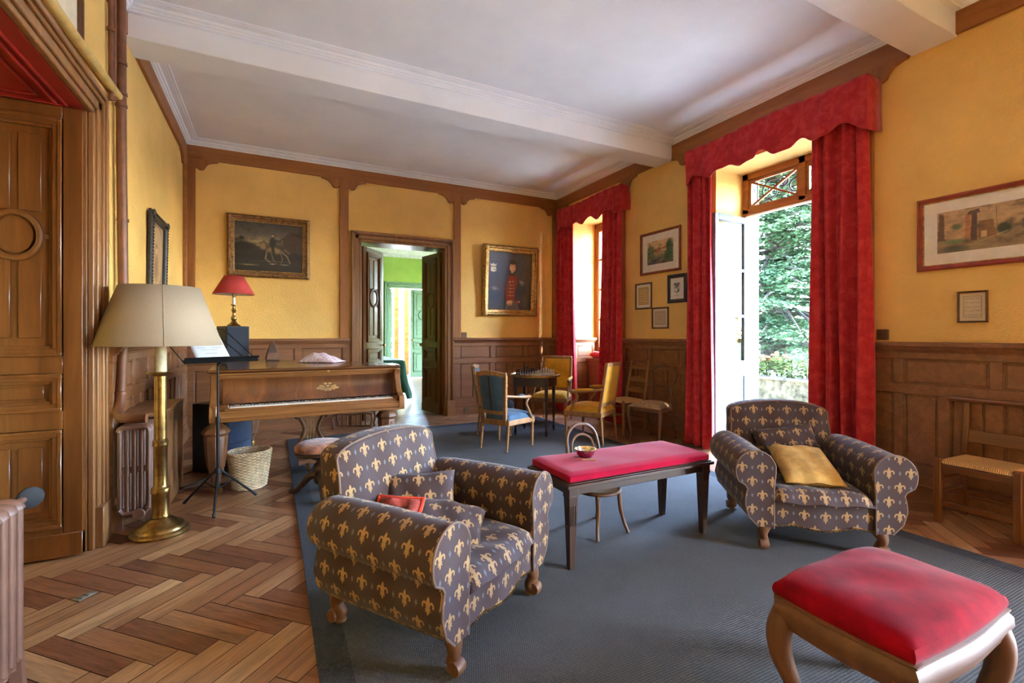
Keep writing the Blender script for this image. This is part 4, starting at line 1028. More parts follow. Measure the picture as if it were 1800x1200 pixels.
# pedal lyre
mb = MB(); lx, ly = pl(.33, 4.62)
for s in (-1, 1):
    pts = curve([(lx + s * .07, ly, .60), (lx + s * .10, ly, .52), (lx + s * .055, ly, .40), (lx + s * .10, ly, .25), (lx + s * .04, ly, .13)], 6); mb.tube(pts, .019, 8); mb.ball((lx + s * .118, ly, .51), .022, 10, 7)
mb.box(lx - .11, lx + .11, ly - .05, ly + .05, .09, .13); ly_o = mb.build('lyre', MT['walnutz'], pn, ang=50)
mb = MB()
for q in (-.036, -.012, .012, .036): mb.tube([(lx + q, ly, .12), (lx + q, ly, .60)], .004, 6)
mb.build('rods', MT['brass'], ly_o)
mb = MB()
for q in (-.04, .04): mb.bar((lx + q, ly - .03, .10), (lx + q, ly - .17, .075), .024, .012); mb.ball((lx + q, ly - .18, .075), .02, 10, 6, (1, 1.4, .5))
mb.build('pedals', MT['brass'], ly_o)

# things on the piano
sp = thing('speaker', 'black box loudspeaker standing on the piano under the red lamp', 'speaker', (-.375, 5.84, PZ + .002), radians(25))
mb = MB().box(-.115, .115, -.115, .125, 0, .362); mb.build('cabinet', MT['black'], sp, bevel=.004)
MB().box(-.108, .108, -.127, -.115, .008, .354).build('grille', plain('speaker_cloth', (28, 32, 42), .9, var=.15, vs=200), sp, bevel=.004)
MT['redshade'] = plain('red_lampshade', (164, 56, 52), .85, 0, .2, var=.06); MT['shadein'] = plain('shade_lining', (222, 206, 176), .9, var=.03)
def shade(root, r0, r1, z0, z1, mat, inner):
    MB().lathe([(r0, z0), (r1, z1)], 40, cap=False).build('lamp_shade', mat, root, smooth_all=True, solid=.003, ang=180)
    MB().lathe([(r0 - .003, z0 + .001), (r1 - .003, z1 - .001)], 40, cap=False).build('shade_lining', inner, root, smooth_all=True, ang=180)
tl = thing('table_lamp', 'brass candlestick lamp with a red shade on top of the black loudspeaker', 'lamp', (-.365, 5.80, PZ + .366))
MB().lathe([(.062, 0), (.064, .006), (.055, .016), (.035, .03), (.024, .05), (.02, .058), (.026, .068), (.03, .085), (.02, .105), (.013, .13), (.017, .15), (.024, .165), (.017, .18), (.012, .2), (.016, .215), (.03, .222), (.03, .228), (.014, .232)], 24).build('stem', MT['brass'], tl, ang=40)
MB().lathe([(.014, .23), (.014, .30), (.012, .305)], 14).build('candle_sleeve', MT['ivory'], tl); MB().lathe([(.012, .30), (.016, .31), (.016, .34), (.01, .345)], 12).build('socket', MT['brass'], tl)
MB().tube([(-.09, 0, .52), (0, 0, .515), (.09, 0, .52)], .003, 6).tube([(0, 0, .34), (0, 0, .515)], .003, 6).build('shade_carrier', MT['brass'], tl)
shade(tl, .195, .088, .335, .53, MT['redshade'], MT['shadein'])
mt = thing('metronome', 'small wooden pyramid metronome on the piano lid', 'metronome', (0.0, 5.62, PZ + .002), radians(8))
MB().taper((0, 0, .012), (.066, .06), (0, 0, .075), (.052, .047)).taper((0, 0, .075), (.052, .047), (0, 0, .2), (.016, .016)).taper((0, 0, .2), (.016, .016), (0, 0, .212), (.006, .006)).build('case', MT['walnutz'], mt, bevel=.002)
MB().taper((0, -.042, .085), (.04, .012), (0, -.016, .196), (.013, .006)).build('front_panel', MT['darkz'], mt); MB().box(-.055, .055, -.05, .05, 0, .012).build('foot', MT['darkx'], mt, bevel=.002)
MT['cloth'] = plain('pink_patterned_cloth', (214, 190, 196), .9, var=.22, vs=60)
mb = MB()
def heap(u, v):
    a, b = 2 * u - 1, 2 * v - 1; e = max(0, 1 - a * a) * max(0, 1 - b * b)
    return (a * .19, b * .12, .002 + .085 * e ** .7 * (1 - .35 * a) + .007 * sin(9 * a + 5 * b) * e)
o = mb.grid(heap, 28, 20).build('folded_cloth', MT['cloth'], smooth_all=True, ang=180, solid=.004); o.location = (.44, 5.06, PZ + .004); o.rotation_euler = (0, 0, -.6); tag(o, 'crumpled pink and white patterned cloth on the piano lid', 'cloth')

# music stand with a sheet
ms = thing('music_stand', 'black folding music stand left of the keyboard', 'music stand', (-.354, 4.03, 0))
mb = MB()
mb.tube([(0, 0, .12), (0, 0, .62)], .011, 10).tube([(0, 0, .62), (0, 0, 1.04)], .0075, 10).lathe([(.014, .6), (.016, .61), (.016, .64), (.012, .65)], 12); mb.build('pole', MT['iron'], ms)
hb = MB().lathe([(.014, .235), (.022, .24), (.022, .27), (.014, .28)], 12); hb.build('hub', MT['iron'], ms)
for a in (146, 270, 27):
    c_, s_ = cos(radians(a)), sin(radians(a)); f = MB(); f.tube([(.02 * c_, .02 * s_, .255), (.27 * c_, .27 * s_, .012)], .0085, 8); f.tube([(.012 * c_, .012 * s_, .13), (.11 * c_, .11 * s_, .17)], .005, 6); lg = f.build('leg', MT['iron'], ms)
    MB().tube([(.25 * c_, .25 * s_, .03), (.272 * c_, .272 * s_, .009)], .011, 8).build('rubber_foot', MT['black'], lg)
nx, ny = .45, -.89; tilt = radians(50); T = Vector((.89, .45, 0)); Nn = Vector((nx, ny, 0)); UP = (-Nn) * sin(tilt) + Vector((0, 0, 1)) * cos(tilt); OUT = UP.cross(T) * -1 if UP.cross(T).dot(Nn) < 0 else UP.cross(T)
O = Vector((.03, .0, 1.055))
mb = MB(); L = lambda t, u, o=0: tuple(O + T * t + UP * u + OUT * o)
mb.bar(L(-.25, 0, .0), L(.25, 0, .0), .03, .006, OUT); mb.bar(L(-.25, .0, .028), L(.25, .0, .028), .006, .02, OUT)
for t0, t1 in ((-.25, -.33), (.24, .12), (.17, .02), (-.1, -.2)): mb.tube([L(t0, 0), L(t1, .36)], .0035, 6)
mb.tube([L(-.33, .36), L(.12, .36)], .0035, 6); mb.tube([(0, 0, 1.03), L(0, 0)], .01, 8); mb.lathe([(.004, -.02), (.014, -.018), (.014, .018), (.004, .02)], 10, (.04, -.02, 1.03), 'x')
mb.build('desk', MT['iron'], ms)
def paper_mat():
    m = M('printed_music_cover', (200, 204, 210), .7); return m.m
pp = MB(); W_, H_ = .225, .30
def pg(u, v): return tuple(O + T * (-.17 + W_ * u) + UP * (.006 + H_ * v) + OUT * (.012 + .01 * sin(pi * u) * v))
pp.grid(pg, 8, 8); sm = pp.build('sheet_music', paper_mat(), smooth_all=True, solid=.002); sm.location = ms.location; tag(sm, 'white printed music sheet resting on the black music stand', 'sheet music')
ink = MB()
def inkbar(a, b, v, t): ink.add([tuple(Vector(pg(a, v)) + OUT * .003), tuple(Vector(pg(b, v)) + OUT * .003), tuple(Vector(pg(b, v + t)) + OUT * .003), tuple(Vector(pg(a, v + t)) + OUT * .003)], [(0, 1, 2, 3)])
for v, a, b in ((.86, .3, .7), (.78, .2, .8), (.74, .28, .72), (.68, .35, .65), (.4, .15, .85), (.33, .25, .75), (.2, .32, .68)): inkbar(a, b, v, .008)
x = .22; q = random.Random(2)
while x < .78: w_ = q.uniform(.02, .045); inkbar(x, x + w_, .54 + q.uniform(-.004, .004), q.uniform(.035, .06)); x += w_ + .014
ink.build('print', MT['black'], sm)
# wastepaper basket
bk = thing('wicker_basket', 'pale woven wicker wastepaper basket under the piano keyboard', 'basket', (-.167, 4.42, 0), .3)
MT['wicker'] = plain('peeled_wicker', (204, 186, 150), .7, var=.12, vs=25)
mb = MB(); ns = 30
for k in range(ns):
    a = 2 * pi * k / ns; mb.tube([(lerp(.110, .148, t) * cos(a) * 1.05, lerp(.110, .148, t) * sin(a) * .95, .005 + .285 * t) for t in (0, .5, 1)], .0035, 5)
for row in range(25):
    t = (row + .5) / 25; r_ = lerp(.112, .150, t); n_ = ns * 4
    mb.tube([((r_ + .0065 * cos(pi * (i / 4 + row))) * cos(2 * pi * i / n_) * 1.05, (r_ + .0065 * cos(pi * (i / 4 + row))) * sin(2 * pi * i / n_) * .95, .005 + .285 * t + .001 * sin(i * 1.7)) for i in range(n_)], .0062, 5, closed=True)
mb.build('woven_side', MT['wicker'], bk, ang=70)
mb = MB()
for k in range(2): mb.tube([((.150 + .004 * sin(a * 18 + k * pi)) * cos(a) * 1.05, (.150 + .004 * sin(a * 18 + k * pi)) * sin(a) * .95, .294 + .005 * cos(a * 18 + k * pi)) for a in [2 * pi * i / 120 for i in range(120)]], .007, 6, closed=True)
mb.build('rim', MT['wicker'], bk); MB().lathe([(.001, .004), (.118, .004), (.118, .012)], 24).build('base', MT['wicker'], bk)
# floor loudspeaker
fsx = thing('floor_speaker', 'blue fronted loudspeaker on the floor beneath the piano', 'speaker', (-.27, 4.975, 0), radians(48.8))
MB().box(-.14, .14, 0, .38, 0.0, .62).build('cabinet', MT['black'], fsx, bevel=.005)
MT['bluecloth'] = plain('blue_speaker_front', (40, 56, 84), .6, var=.1)
MB().box(-.13, .13, -.016, 0, .27, .605).build('grille', MT['bluecloth'], fsx, bevel=.006); mb = MB().box(-.13, .13, -.008, 0, .015, .265); mb.lathe([(.05, -.006), (.05, -.014), (.036, -.016), (.03, .0), (.001, .0)], 20, (0, 0, .15), 'y'); mb.build('port_panel', MT['bluecloth'], fsx, bevel=.002)
# revolving piano stool
ps = thing('piano_stool', 'round revolving piano stool with worn brown seat and dark tripod base', 'stool', (.335, 3.93, .012), .0)
MT['wornseat'] = plain('worn_brown_plush', (140, 92, 68), .9, var=.32, vs=18, sheen=.3)
MB().lathe([(.186, .352), (.19, .365), (.188, .38), (.17, .398), (.12, .41), (.06, .414), (.001, .415)], 36).build('seat', MT['wornseat'], ps, ang=70)
MB().lathe([(.12, .315), (.18, .32), (.192, .33), (.186, .338), (.192, .346), (.186, .354)], 36).build('seat_rim', MT['darkx'], ps, ang=40)
MB().lathe([(.03, .08), (.05, .1), (.055, .13), (.04, .15), (.035, .165), (.06, .19), (.065, .21), (.05, .235), (.032, .25), (.034, .265), (.07, .28), (.075, .295), (.05, .305), (.06, .318)], 20).build('column', MT['darkz'], ps, ang=50)
for a in (150, 30, 270):
    c_, s_ = cos(radians(a)), sin(radians(a)); pts = curve([(.03 * c_, .03 * s_, .15), (.09 * c_, .09 * s_, .135), (.15 * c_, .15 * s_, .07), (.2 * c_, .2 * s_, .022), (.235 * c_, .235 * s_, .022)], 5)
    MB().tube(pts, [lerp(.034, .018, i / 20) for i in range(21)], 10).ball((.235 * c_, .235 * s_, .02), .024, 10, 6, (1, 1, .8)).build('leg', MT['darkz'], ps, ang=60)
# low slatted stand under the piano
ls = thing('low_stand', 'low wooden stand with curved rails and slats beneath the piano', 'stand', (.93, 6.45, 0), radians(-22))
mb = MB()
mb.tube(curve([(-.26, 0, .17), (-.15, 0, .215), (0, 0, .2), (.15, 0, .215), (.26, 0, .2)], 6), .014, 8)
mb.tube(curve([(-.26, .2, .17), (-.15, .2, .215), (0, .2, .2), (.15, .2, .215), (.26, .2, .2)], 6), .014, 8); mb.build('rail', MT['walnutx'], ls)
for x in (-.24, .24):
    for y in (0, .2): MB().tube(curve([(x, y, .2), (x * 1.06, y, .13), (x * .98, y, .05), (x * 1.04, y, .008)], 5), .013, 8).build('leg', MT['walnutz'], ls)
mb = MB()
for i in range(6): mb.box(-.16 + i * .06, -.145 + i * .06, .09, .105, .03, .2)
mb.box(-.24, .24, .085, .11, .02, .04); mb.build('slats', MT['walnutz'], ls)
# cables on the floor
MT['cable'] = plain('black_cable', (24, 24, 26), .5)
tag(MB().tube(curve([(-.53, 5.2, .01), (-.70, 5.05, .006), (-.72, 4.75, .006), (-.66, 4.62, .006), (-.5, 4.9, .006), (-.62, 5.5, .007), (-.75, 6.2, .006), (-.83, 6.6, .006)], 10), .0055, 6).build('speaker_cable', MT['cable']), 'black cable looping on the floor behind the radiator cover', 'cable')
tag(MB().tube(curve([(-.66, 4.52, .006), (-.55, 4.6, .006), (-.44, 4.55, .006), (-.3, 4.65, .006), (-.24, 4.85, .006)], 10), .005, 6).build('power_cable', plain('brown_flex', (70, 50, 42), .5)), 'brown flex on the floor beside the music stand', 'cable')
# ------------------------------------------------------------------ floor lamp
fl = thing('floor_lamp', 'brass floor lamp with a large cream conical shade', 'lamp', (-.63, 3.66, 0))
MB().lathe([(.155, 0), (.158, .012), (.152, .022), (.135, .03), (.13, .042), (.12, .052), (.10, .058), (.085, .075), (.06, .092), (.05, .1)], 40).build('base', MT['brass'], fl, ang=40)
MB().lathe([(.046, .1), (.05, .105), (.047, .12), (.046, .245), (.05, .25), (.053, .26), (.05, .27), (.05, .28), (.04, .29), (.037, .30), (.037, .54), (.041, .545), (.044, .555), (.041, .565), (.044, .575), (.038, .585), (.033, .59), (.033, .985), (.04, .992), (.072, 1.0), (.076, 1.008), (.07, 1.012), (.036, 1.014)], 28).build('column', MT['brass'], fl, ang=40)
MB().lathe([(.033, 1.013), (.033, 1.24), (.02, 1.25)], 20).build('candle_sleeve', plain('waxed_card', (176, 162, 128), .6), fl); MB().lathe([(.018, 1.25), (.022, 1.26), (.022, 1.31), (.012, 1.32)], 14).build('socket', MT['brass'], fl)
MT['creamshade'] = plain('cream_paper_shade', (154, 136, 114), .85, 0, .2, var=.04, vs=300)
shade(fl, .335, .21, 1.178, 1.545, MT['creamshade'], MT['shadein'])
MB().tube([(-.212, 0, 1.54), (.212, 0, 1.54)], .003, 6).tube([(0, 0, 1.32), (0, 0, 1.54)], .003, 6).tube([(0, -.212, 1.54), (0, .212, 1.54)], .003, 6).build('shade_carrier', MT['brass'], fl)
MB().tube([(lerp(.337, .212, t) * cos(-1.35), lerp(.337, .212, t) * sin(-1.35), lerp(1.179, 1.544, t)) for t in (0, .5, 1)], .0016, 5).build('shade_seam', plain('shade_seam', (150, 130, 105), .9), fl)
# ------------------------------------------------------------------ radiators, pipes
def radiator(name, label, y_end, n, x0, x1, ztop, pitch, cols, s=1):
    r = thing(name, label, 'radiator', ((x0 + x1) / 2, y_end, 0)); w = (x1 - x0) / 2
    for i in range(n):
        y = -s * (i + .5) * pitch; mb = MB(); k = 2 * w / cols
        for c in range(cols):
            x = -w + k * (c + .5); mb.tube([(x, y, .11), (x, y, ztop - .02)], k * .37, 8)
        mb.tube([(-w + k * .4, y, ztop - .035), (-w + k * .5, y, ztop - .02), (-w + k, y, ztop - .012), (w - k, y, ztop - .012), (w - k * .5, y, ztop - .02), (w - k * .4, y, ztop - .035)], pitch * .44, 8, flat=.7)
        mb.tube([(-w + k * .4, y, .13), (-w + k, y, .1), (w - k, y, .1), (w - k * .4, y, .13)], pitch * .44, 8, flat=.7)
        mb.box(-w + k * .3, w - k * .3, y - .006, y + .006, .36, .40)
        if i in (0, n - 1):
            for x in (-w + k * .5, w - k * .5): mb.taper((x, y, 0), (.02, .018), (x, y, .12), (.013, .013))
        mb.build('section', MT['radiator'], r, ang=50)
    return r
r2 = radiator('radiator', 'brown column radiator under a wooden cover beside the floor lamp', 4.62, 14, -.885, -.70, .66, .06, 5)
MB().lathe([(.03, -.012), (.034, 0), (.022, .006), (.018, .02), (.008, .026)][::-1], 14, (.03, -.845, .1), 'y').build('end_plug', MT['radiator'], r2)
cv = thing('radiator_cover', 'wooden shelf and side board boxed over the left wall radiator', 'cover', (0, 0, 0))
MB().box(LX + .002, -.665, 3.98, 4.78, .685, .71).build('shelf', MT['panely'], cv, bevel=.004); MB().box(-.69, -.668, 4.02, 4.78, .0, .685).build('side_board', MT['panelz'], cv, bevel=.003)
r1 = radiator('radiator', 'brown column radiator at the bottom left edge with a round valve', 2.27, 16, -.935, -.77, .675, .054, 4)
v = thing('radiator_valve', 'dark grey round valve wheel on the near radiator end', 'valve', (-.80, 2.27, .655))
MB().tube([(0, 0, 0), (.0, .05, 0)], .012, 8).build('stem', MT['radiator'], v)
m_ = MB(Matrix.Rotation(radians(38), 4, 'Z')); m_.lathe([(.001, -.012), (.03, -.012), (.038, -.006), (.038, .006), (.034, .013), (.028, .013), (.026, .007), (.018, .007), (.016, .012), (.010, .012), (.009, .006), (.001, .006)], 28, (.045, 0.035, 0), 'y'); m_.build('wheel', plain('dark_bakelite', (34, 35, 39), .75, spec=.25), v, ang=40)
def pipe(name, label, pts, r, mat, clamps=()):
    t = thing(name, label, 'pipe'); MB().tube(pts, r, 14).build('tube', MT[mat], t, ang=60)
    for c in clamps: MB().lathe([(r + .001, -.012), (r + .006, -.009), (r + .006, .009), (r + .001, .012)], 14, c).build('collar', MT[mat], t)
    return t
pipe('riser_pipe', 'thick brown heating pipe running down the left wall to the radiator', [(-.905, 4.0, ZC), (-.905, 4.02, 2.4), (-.90, 4.05, 1.3), (-.898, 3.95, .80), (-.893, 3.89, .735), (-.87, 3.84, .71), (-.83, 3.82, .705), (-.73, 3.81, .703)], .029, 'pipe', [(-.905, 4.005, 3.06), (-.905, 4.01, 2.86), (-.905, 4.01, 2.78), (-.904, 4.045, 2.02), (-.899, 3.965, .86)])
pipe('thin_pipe', 'thin brown pipe beside the riser, nearer the doorway', [(-.925, 3.86, ZC), (-.925, 3.87, 2.75)], .014, 'pipe', [(-.925, 3.86, 3.2)])
pipe('thin_pipe', 'thin brown pipe close against the thick riser', [(-.925, 3.93, ZC), (-.925, 3.935, 2.78)], .014, 'pipe', [])
pipe('cross_pipe', 'cream painted pipe running above the left door surround', [(-.915, 3.98, 2.83), (-.915, 3.2, 2.79), (-.915, 2.0, 2.75)], .027, 'pipeyellow', [])
# small things on the floor and walls
fp = tag(MB().box(-.05, .05, -.03, .03, 0, .004).box(-.03, -.012, -.022, .022, .004, .008).box(.008, .03, -.022, .022, .004, .008).build('floor_socket', plain('dull_zinc', (120, 112, 100), .6, .3), bevel=.001), 'small metal socket plate let into the parquet near the left door', 'socket'); fp.scale = (.8, .8, .8); fp.location = (-.80, 2.93, 0.0); fp.rotation_euler = (0, 0, .9)
def socket(label, loc, ang):
    t = thing('wall_socket', label, 'socket', loc, ang); MB().box(-.042, .042, -.012, 0, -.042, .042).build('plate', plain('bronze_plate', (96, 78, 58), .5, .3), t, bevel=.004)
    m = MB(); [m.lathe([(.006, -.0135), (.006, -.010)], 8, (q, 0, 0), 'y') for q in (-.016, .016)]; m.build('pin_holes', MT['black'], t)
socket('brown socket on the yellow wall right of the garden door curtain', (RX - .001, 2.03, 1.245), -pi / 2)
socket('small dark switch on the back wall right of the double door', (2.66, BY - .001, 1.235), 0)
socket('brown socket low on the skirting below the portrait', (2.68, BY - .056, .075), 0)
# ------------------------------------------------------------------ upholstered armchairs round the chess table
MT['yellowfab'] = plain('ochre_yellow_fabric', (198, 144, 42), .8, 0, .2, var=.08, vs=8, sheen=.1)
MT['bluefab'] = plain('slate_blue_fabric', (66, 90, 112), .8, 0, .2, var=.08, vs=8, sheen=.15)
MT['giltwood'] = wood('honey_carved_wood_x', (122, 82, 44), (176, 128, 74), 'z', .4)
def turned_leg(mb, x, y, z1, r=.019, lean=(0, 0)):
    k = z1 / .30
    for (r0, z0), (r1, z1_) in zip([(.010, 0), (.013, .012), (.009, .03), (.012, .045), (.019, .24), (.014, .25), (.021, .258), (.021, .266), (.016, .272)], [(.013, .012), (.009, .03), (.012, .045), (.019, .24), (.014, .25), (.021, .258), (.021, .266), (.016, .272), (.016, .30)]):
        a = (x + lean[0] * (1 - z0 / .3), y + lean[1] * (1 - z0 / .3), z0 * k); b = (x + lean[0] * (1 - z1_ / .3), y + lean[1] * (1 - z1_ / .3), z1_ * k)
        mb.tube([a, b], [r0 * r / .019, r1 * r / .019], 10)
def fauteuil(name, label, loc, rz, group, fabric, wf, wr, d, zr, zb, cabriolet):
    """wf, wr front and rear seat width; d depth; zr rail bottom; zb back height"""
    t = thing(name, label, 'armchair', loc, rz, group); F, Wd = MT[fabric], MT['giltwood']; hf, hr, hd = wf / 2, wr / 2, d / 2
    rail = [(-hf, -hd), (-hf * .5, -hd - .02), (hf * .5, -hd - .02), (hf, -hd), (hr, hd), (-hr, hd)]
    MB().prism(rail, zr, zr + .06, 'z').build('seat_frame', Wd, t, bevel=.008)
    mb = MB()
    def seat(u, v):
        a, b = 2 * u - 1, 2 * v - 1; e = (max(0, 1 - a ** 6) * max(0, 1 - b ** 6)) ** .45
        return (a * (lerp(hf, hr, v) - .006), b * (hd - .006) - .018 * (1 - a * a) * (1 - v), zr + .058 + .062 * e + .016 * (1 - a * a) * (1 - b * b))
    mb.grid(seat, 22, 22, (1, 1)).build('seat', F, t, ang=80)
    for s in (-1, 1):
        m = MB(); turned_leg(m, s * (hf - .025), -hd + .02, zr + .02); m.box(s * (hf - .025) - .02, s * (hf - .025) + .02, -hd, -hd + .042, zr - .002, zr + .06); m.build('leg', Wd, t, ang=50)
        m = MB(); turned_leg(m, s * (hr - .018), hd - .018, zr + .02, .017, (s * .005, .03)); m.build('leg', Wd, t, ang=50)
    # back: frame, pads front and rear
    lean = .16; wt = wr + (.03 if cabriolet else .0); z0 = zr + .13
    def bp(x, z, o=0):
        k = (z - z0) / (zb - z0); cu = (.045 * (1 - (2 * x / wt) ** 2) if cabriolet else 0)
        return (x, hd - .02 + lean * (z - z0) + cu + o, z)
    m = MB(); bw = .036
    for s in (-1, 1):
        def side(z): return s * (lerp(wr * .43, wt / 2, (z - z0) / (zb - z0)) if cabriolet else wr / 2 - .004)
        zz = [zr + .02] + [lerp(z0, zb - .02, i / 6) for i in range(7)]
        for i in range(len(zz) - 1):
            a, b = Vector(bp(side(zz[i]) - s * bw / 2, zz[i])), Vector(bp(side(zz[i + 1]) - s * bw / 2, zz[i + 1])); m.bar(a, b, bw, .034, (0, 1, 0))
        if cabriolet: m.ball(bp(side(zb - .02) - s * bw / 2, zb - .008), .02, 8, 6)
    N = 10
    def xr(z): return (lerp(wr * .43, wt / 2, (z - z0) / (zb - z0)) if cabriolet else wr / 2 - .004)
    for i in range(N):
        for zq, arch in ((z0 + .012, 0), (zb - .022, .022 if cabriolet else 0)):
            u0, u1 = -1 + 2 * i / N, -1 + 2 * (i + 1) / N; q = lambda u: bp(u * (xr(zq) - .008), zq + arch * max(0, 1 - (u / .82) ** 2) ** .6)
            m.bar(q(u0), q(u1), .034, .042 if not arch else .046, (0, 0, 1))
    bk = m.build('backrest_frame', Wd, t, bevel=.004)
    for side_, nm, o in ((-1, 'back_pad', -.017), (1, 'back_panel', .014)):
        m = MB()
        def pad(u, v):
            z = lerp(z0 + .03, zb - .04 + (.012 * (1 - (2 * u - 1) ** 2) if cabriolet else 0), v); a, b = 2 * u - 1, 2 * v - 1
            e = (max(0, 1 - a ** 8) * max(0, 1 - b ** 8)) ** .5; p = bp(a * (xr(z) - bw + .001), z, o)
            return (p[0], p[1] + (-.022 * e if side_ < 0 else .004 * e), p[2])
        m.grid(pad, 14, 14, (1, 1), flip=(side_ > 0)); m.build(nm, F, t, ang=80, smooth_all=True)
    if cabriolet:
        m = MB()
        for i in range(8):
            z_ = lerp(z0 + .03, zb - .03, i / 8); z2 = lerp(z0 + .03, zb - .03, (i + 1) / 8); m.bar(bp(0, z_, .017), bp(0, z2, .017), .022, .006, (0, 1, 0))
        m.build('rear_strap', MT['darkz'], t)
    za = zr + .29
    for s in (-1, 1):
        m = MB(); xs = xr(za) if not cabriolet else xr(za) - .01; pb = bp(s * xs, za + .03)
        pts = curve([pb, (s * (xs + .025), hd - .11, za + .012), (s * (hf - .022), -.02, za), (s * (hf - .01), -.11, za - .006)], 7); m.tube(pts, [.014] * 10 + [.018] * (len(pts) - 10), 8)
        m.ball(pts[-1], .024, 10, 7)
        m.tube(curve([(s * (hf - .012), -.10, za - .012), (s * (hf - .02), -.06, za - .07), (s * (hf - .016), -.10, za - .14), (s * (hf - .006), -.15, zr + .05)], 6), .014, 8)
        arm = m.build('arm', Wd, t, ang=60)
        MB().ball((s * (hf - .045), hd - .21, za + .016), .02, 12, 8, (1.1, 3.2, .8)).build('arm_pad', F, arm) if cabriolet else MB().tube(curve([(s * (xs + .02), hd - .1, za + .02), (s * (hf - .024), -.02, za + .011), (s * (hf - .014), -.08, za + .006)], 5), .019, 8).build('arm_pad', F, arm)
    return t
GB, GY = 'blue cabriolet armchairs', 'yellow square-backed armchairs'
b1 = fauteuil('blue_armchair', 'blue wooden armchair seen from behind, nearest the foreground armchair', (2.29, 4.67, .012), radians(119), GB, 'bluefab', .50, .37, .42, .27, .83, True)
b2 = fauteuil('blue_armchair', 'blue wooden armchair on the far side of the chess table, mostly hidden', (2.53, 5.42, .012), radians(60), GB, 'bluefab', .50, .37, .42, .27, .83, True)
fauteuil('yellow_armchair', 'yellow armchair with its back to the viewer, right of the chess table', (3.335, 4.53, .012), radians(210), GY, 'yellowfab', .52, .44, .45, .30, .915, False)
y2 = fauteuil('yellow_armchair', 'yellow armchair facing the viewer between chess table and corner curtain', (3.56, 5.73, .012), radians(-47), GY, 'yellowfab', .52, .44, .45, .30, .915, False)
# ------------------------------------------------------------------ chess table and chess set
tx, ty, tz = 2.947, 5.17, .738
ct = thing('chess_table', 'round dark wood table with a brass rim under the chess set', 'table', (tx, ty, .012), radians(45))
MB().lathe([(.001, .705), (.295, .705), (.30, .712), (.30, .722), (.001, .722)], 48).build('table_top', MT['walnutx'], ct, ang=40)
MB().lathe([(.299, .708), (.315, .712), (.315, .735), (.307, .738), (.303, .73), (.299, .722)], 48, cap=False).build('brass_rim', MT['brass'], ct, ang=40)
ap = MB().lathe([(.268, .60), (.275, .603), (.275, .705), (.268, .705)], 48, cap=False).lathe([(.001, .602), (.27, .602)], 48, cap=False).build('apron', MT['darkx'], ct, ang=40)
MB().ball((-.275 * cos(.9), -.275 * sin(.9), .65), .009, 8, 6).build('drawer_knob', MT['brass'], ct)
for a in range(4):
    q = radians(a * 90 + 45); x, y = .275 * cos(q), .275 * sin(q); MB().taper((x, y, 0), (.010, .010), (x, y, .60), (.019, .019)).box(x - .02, x + .02, y - .02, y + .02, .60, .705).taper((x, y, .03), (.014, .014), (x, y, .07), (.014, .014)).build('leg', MT['darkz'], ct, bevel=.002)
cb = thing('chessboard', 'pale and dark chessboard lying on the round table', 'chessboard', (tx, ty, .012 + .7225), radians(18))
sq = .046; E = sq * 4
MB().box(-E - .012, E + .012, -E - .012, E + .012, 0, .008).build('board_frame', MT['darkx'], cb, bevel=.002)
for k, nm, mt_ in ((0, 'dark_squares', MT['walnutx']), (1, 'pale_squares', plain('boxwood', (206, 174, 124), .4))):
    m = MB(); [m.box(-E + i * sq, -E + (i + 1) * sq, -E + j * sq, -E + (j + 1) * sq, .008, .0092) for i in range(8) for j in range(8) if (i + j) % 2 == k]; m.build(nm, mt_, cb)
MT['pewter'] = plain('pale_pewter', (206, 202, 196), .35, .5, var=.08, vs=60); MT['bronze'] = plain('dark_bronze', (62, 46, 38), .35, .5, var=.12, vs=60)
BASE = [(.0155, 0), (.0165, .004), (.013, .008), (.0085, .013)]
def piece_mesh(kind):
    m = MB(); h = {'pawn': .038, 'rook': .044, 'knight': .05, 'bishop': .056, 'queen': .066, 'king': .072}[kind]
    if kind == 'pawn': m.lathe(BASE + [(.006, .022), (.009, .025), (.005, .027)], 10); m.ball((0, 0, .033), .0078, 8, 6)
    elif kind == 'rook': m.lathe(BASE + [(.009, .03), (.0115, .034), (.0115, .044), (.008, .044), (.008, .04), (.001, .04)], 10)
    elif kind == 'knight': m.lathe(BASE + [(.009, .02)], 10); m.prism([(-.009, .018), (.007, .018), (.010, .034), (.005, .05), (-.003, .051), (-.014, .038), (-.013, .033), (-.003, .036)], -.005, .005, 'y')
    elif kind == 'bishop': m.lathe(BASE + [(.006, .034), (.0095, .037), (.005, .039), (.0085, .045), (.006, .052), (.001, .057)], 10)
    else:
        m.lathe(BASE + [(.0065, h * .62), (.0105, h * .66), (.0065, h * .69), (.011, h * .87), (.006, h * .9), (.001, h * .93)], 10)
        if kind == 'king': m.box(-.0015, .0015, -.0015, .0015, h * .92, h + .004); m.box(-.005, .005, -.0015, .0015, h * .97, h * 1.0)
        else: m.ball((0, 0, h * .95), .004, 8, 6)
    return m
proto = {}; row = ['rook', 'knight', 'bishop', 'queen', 'king', 'bishop', 'knight', 'rook']
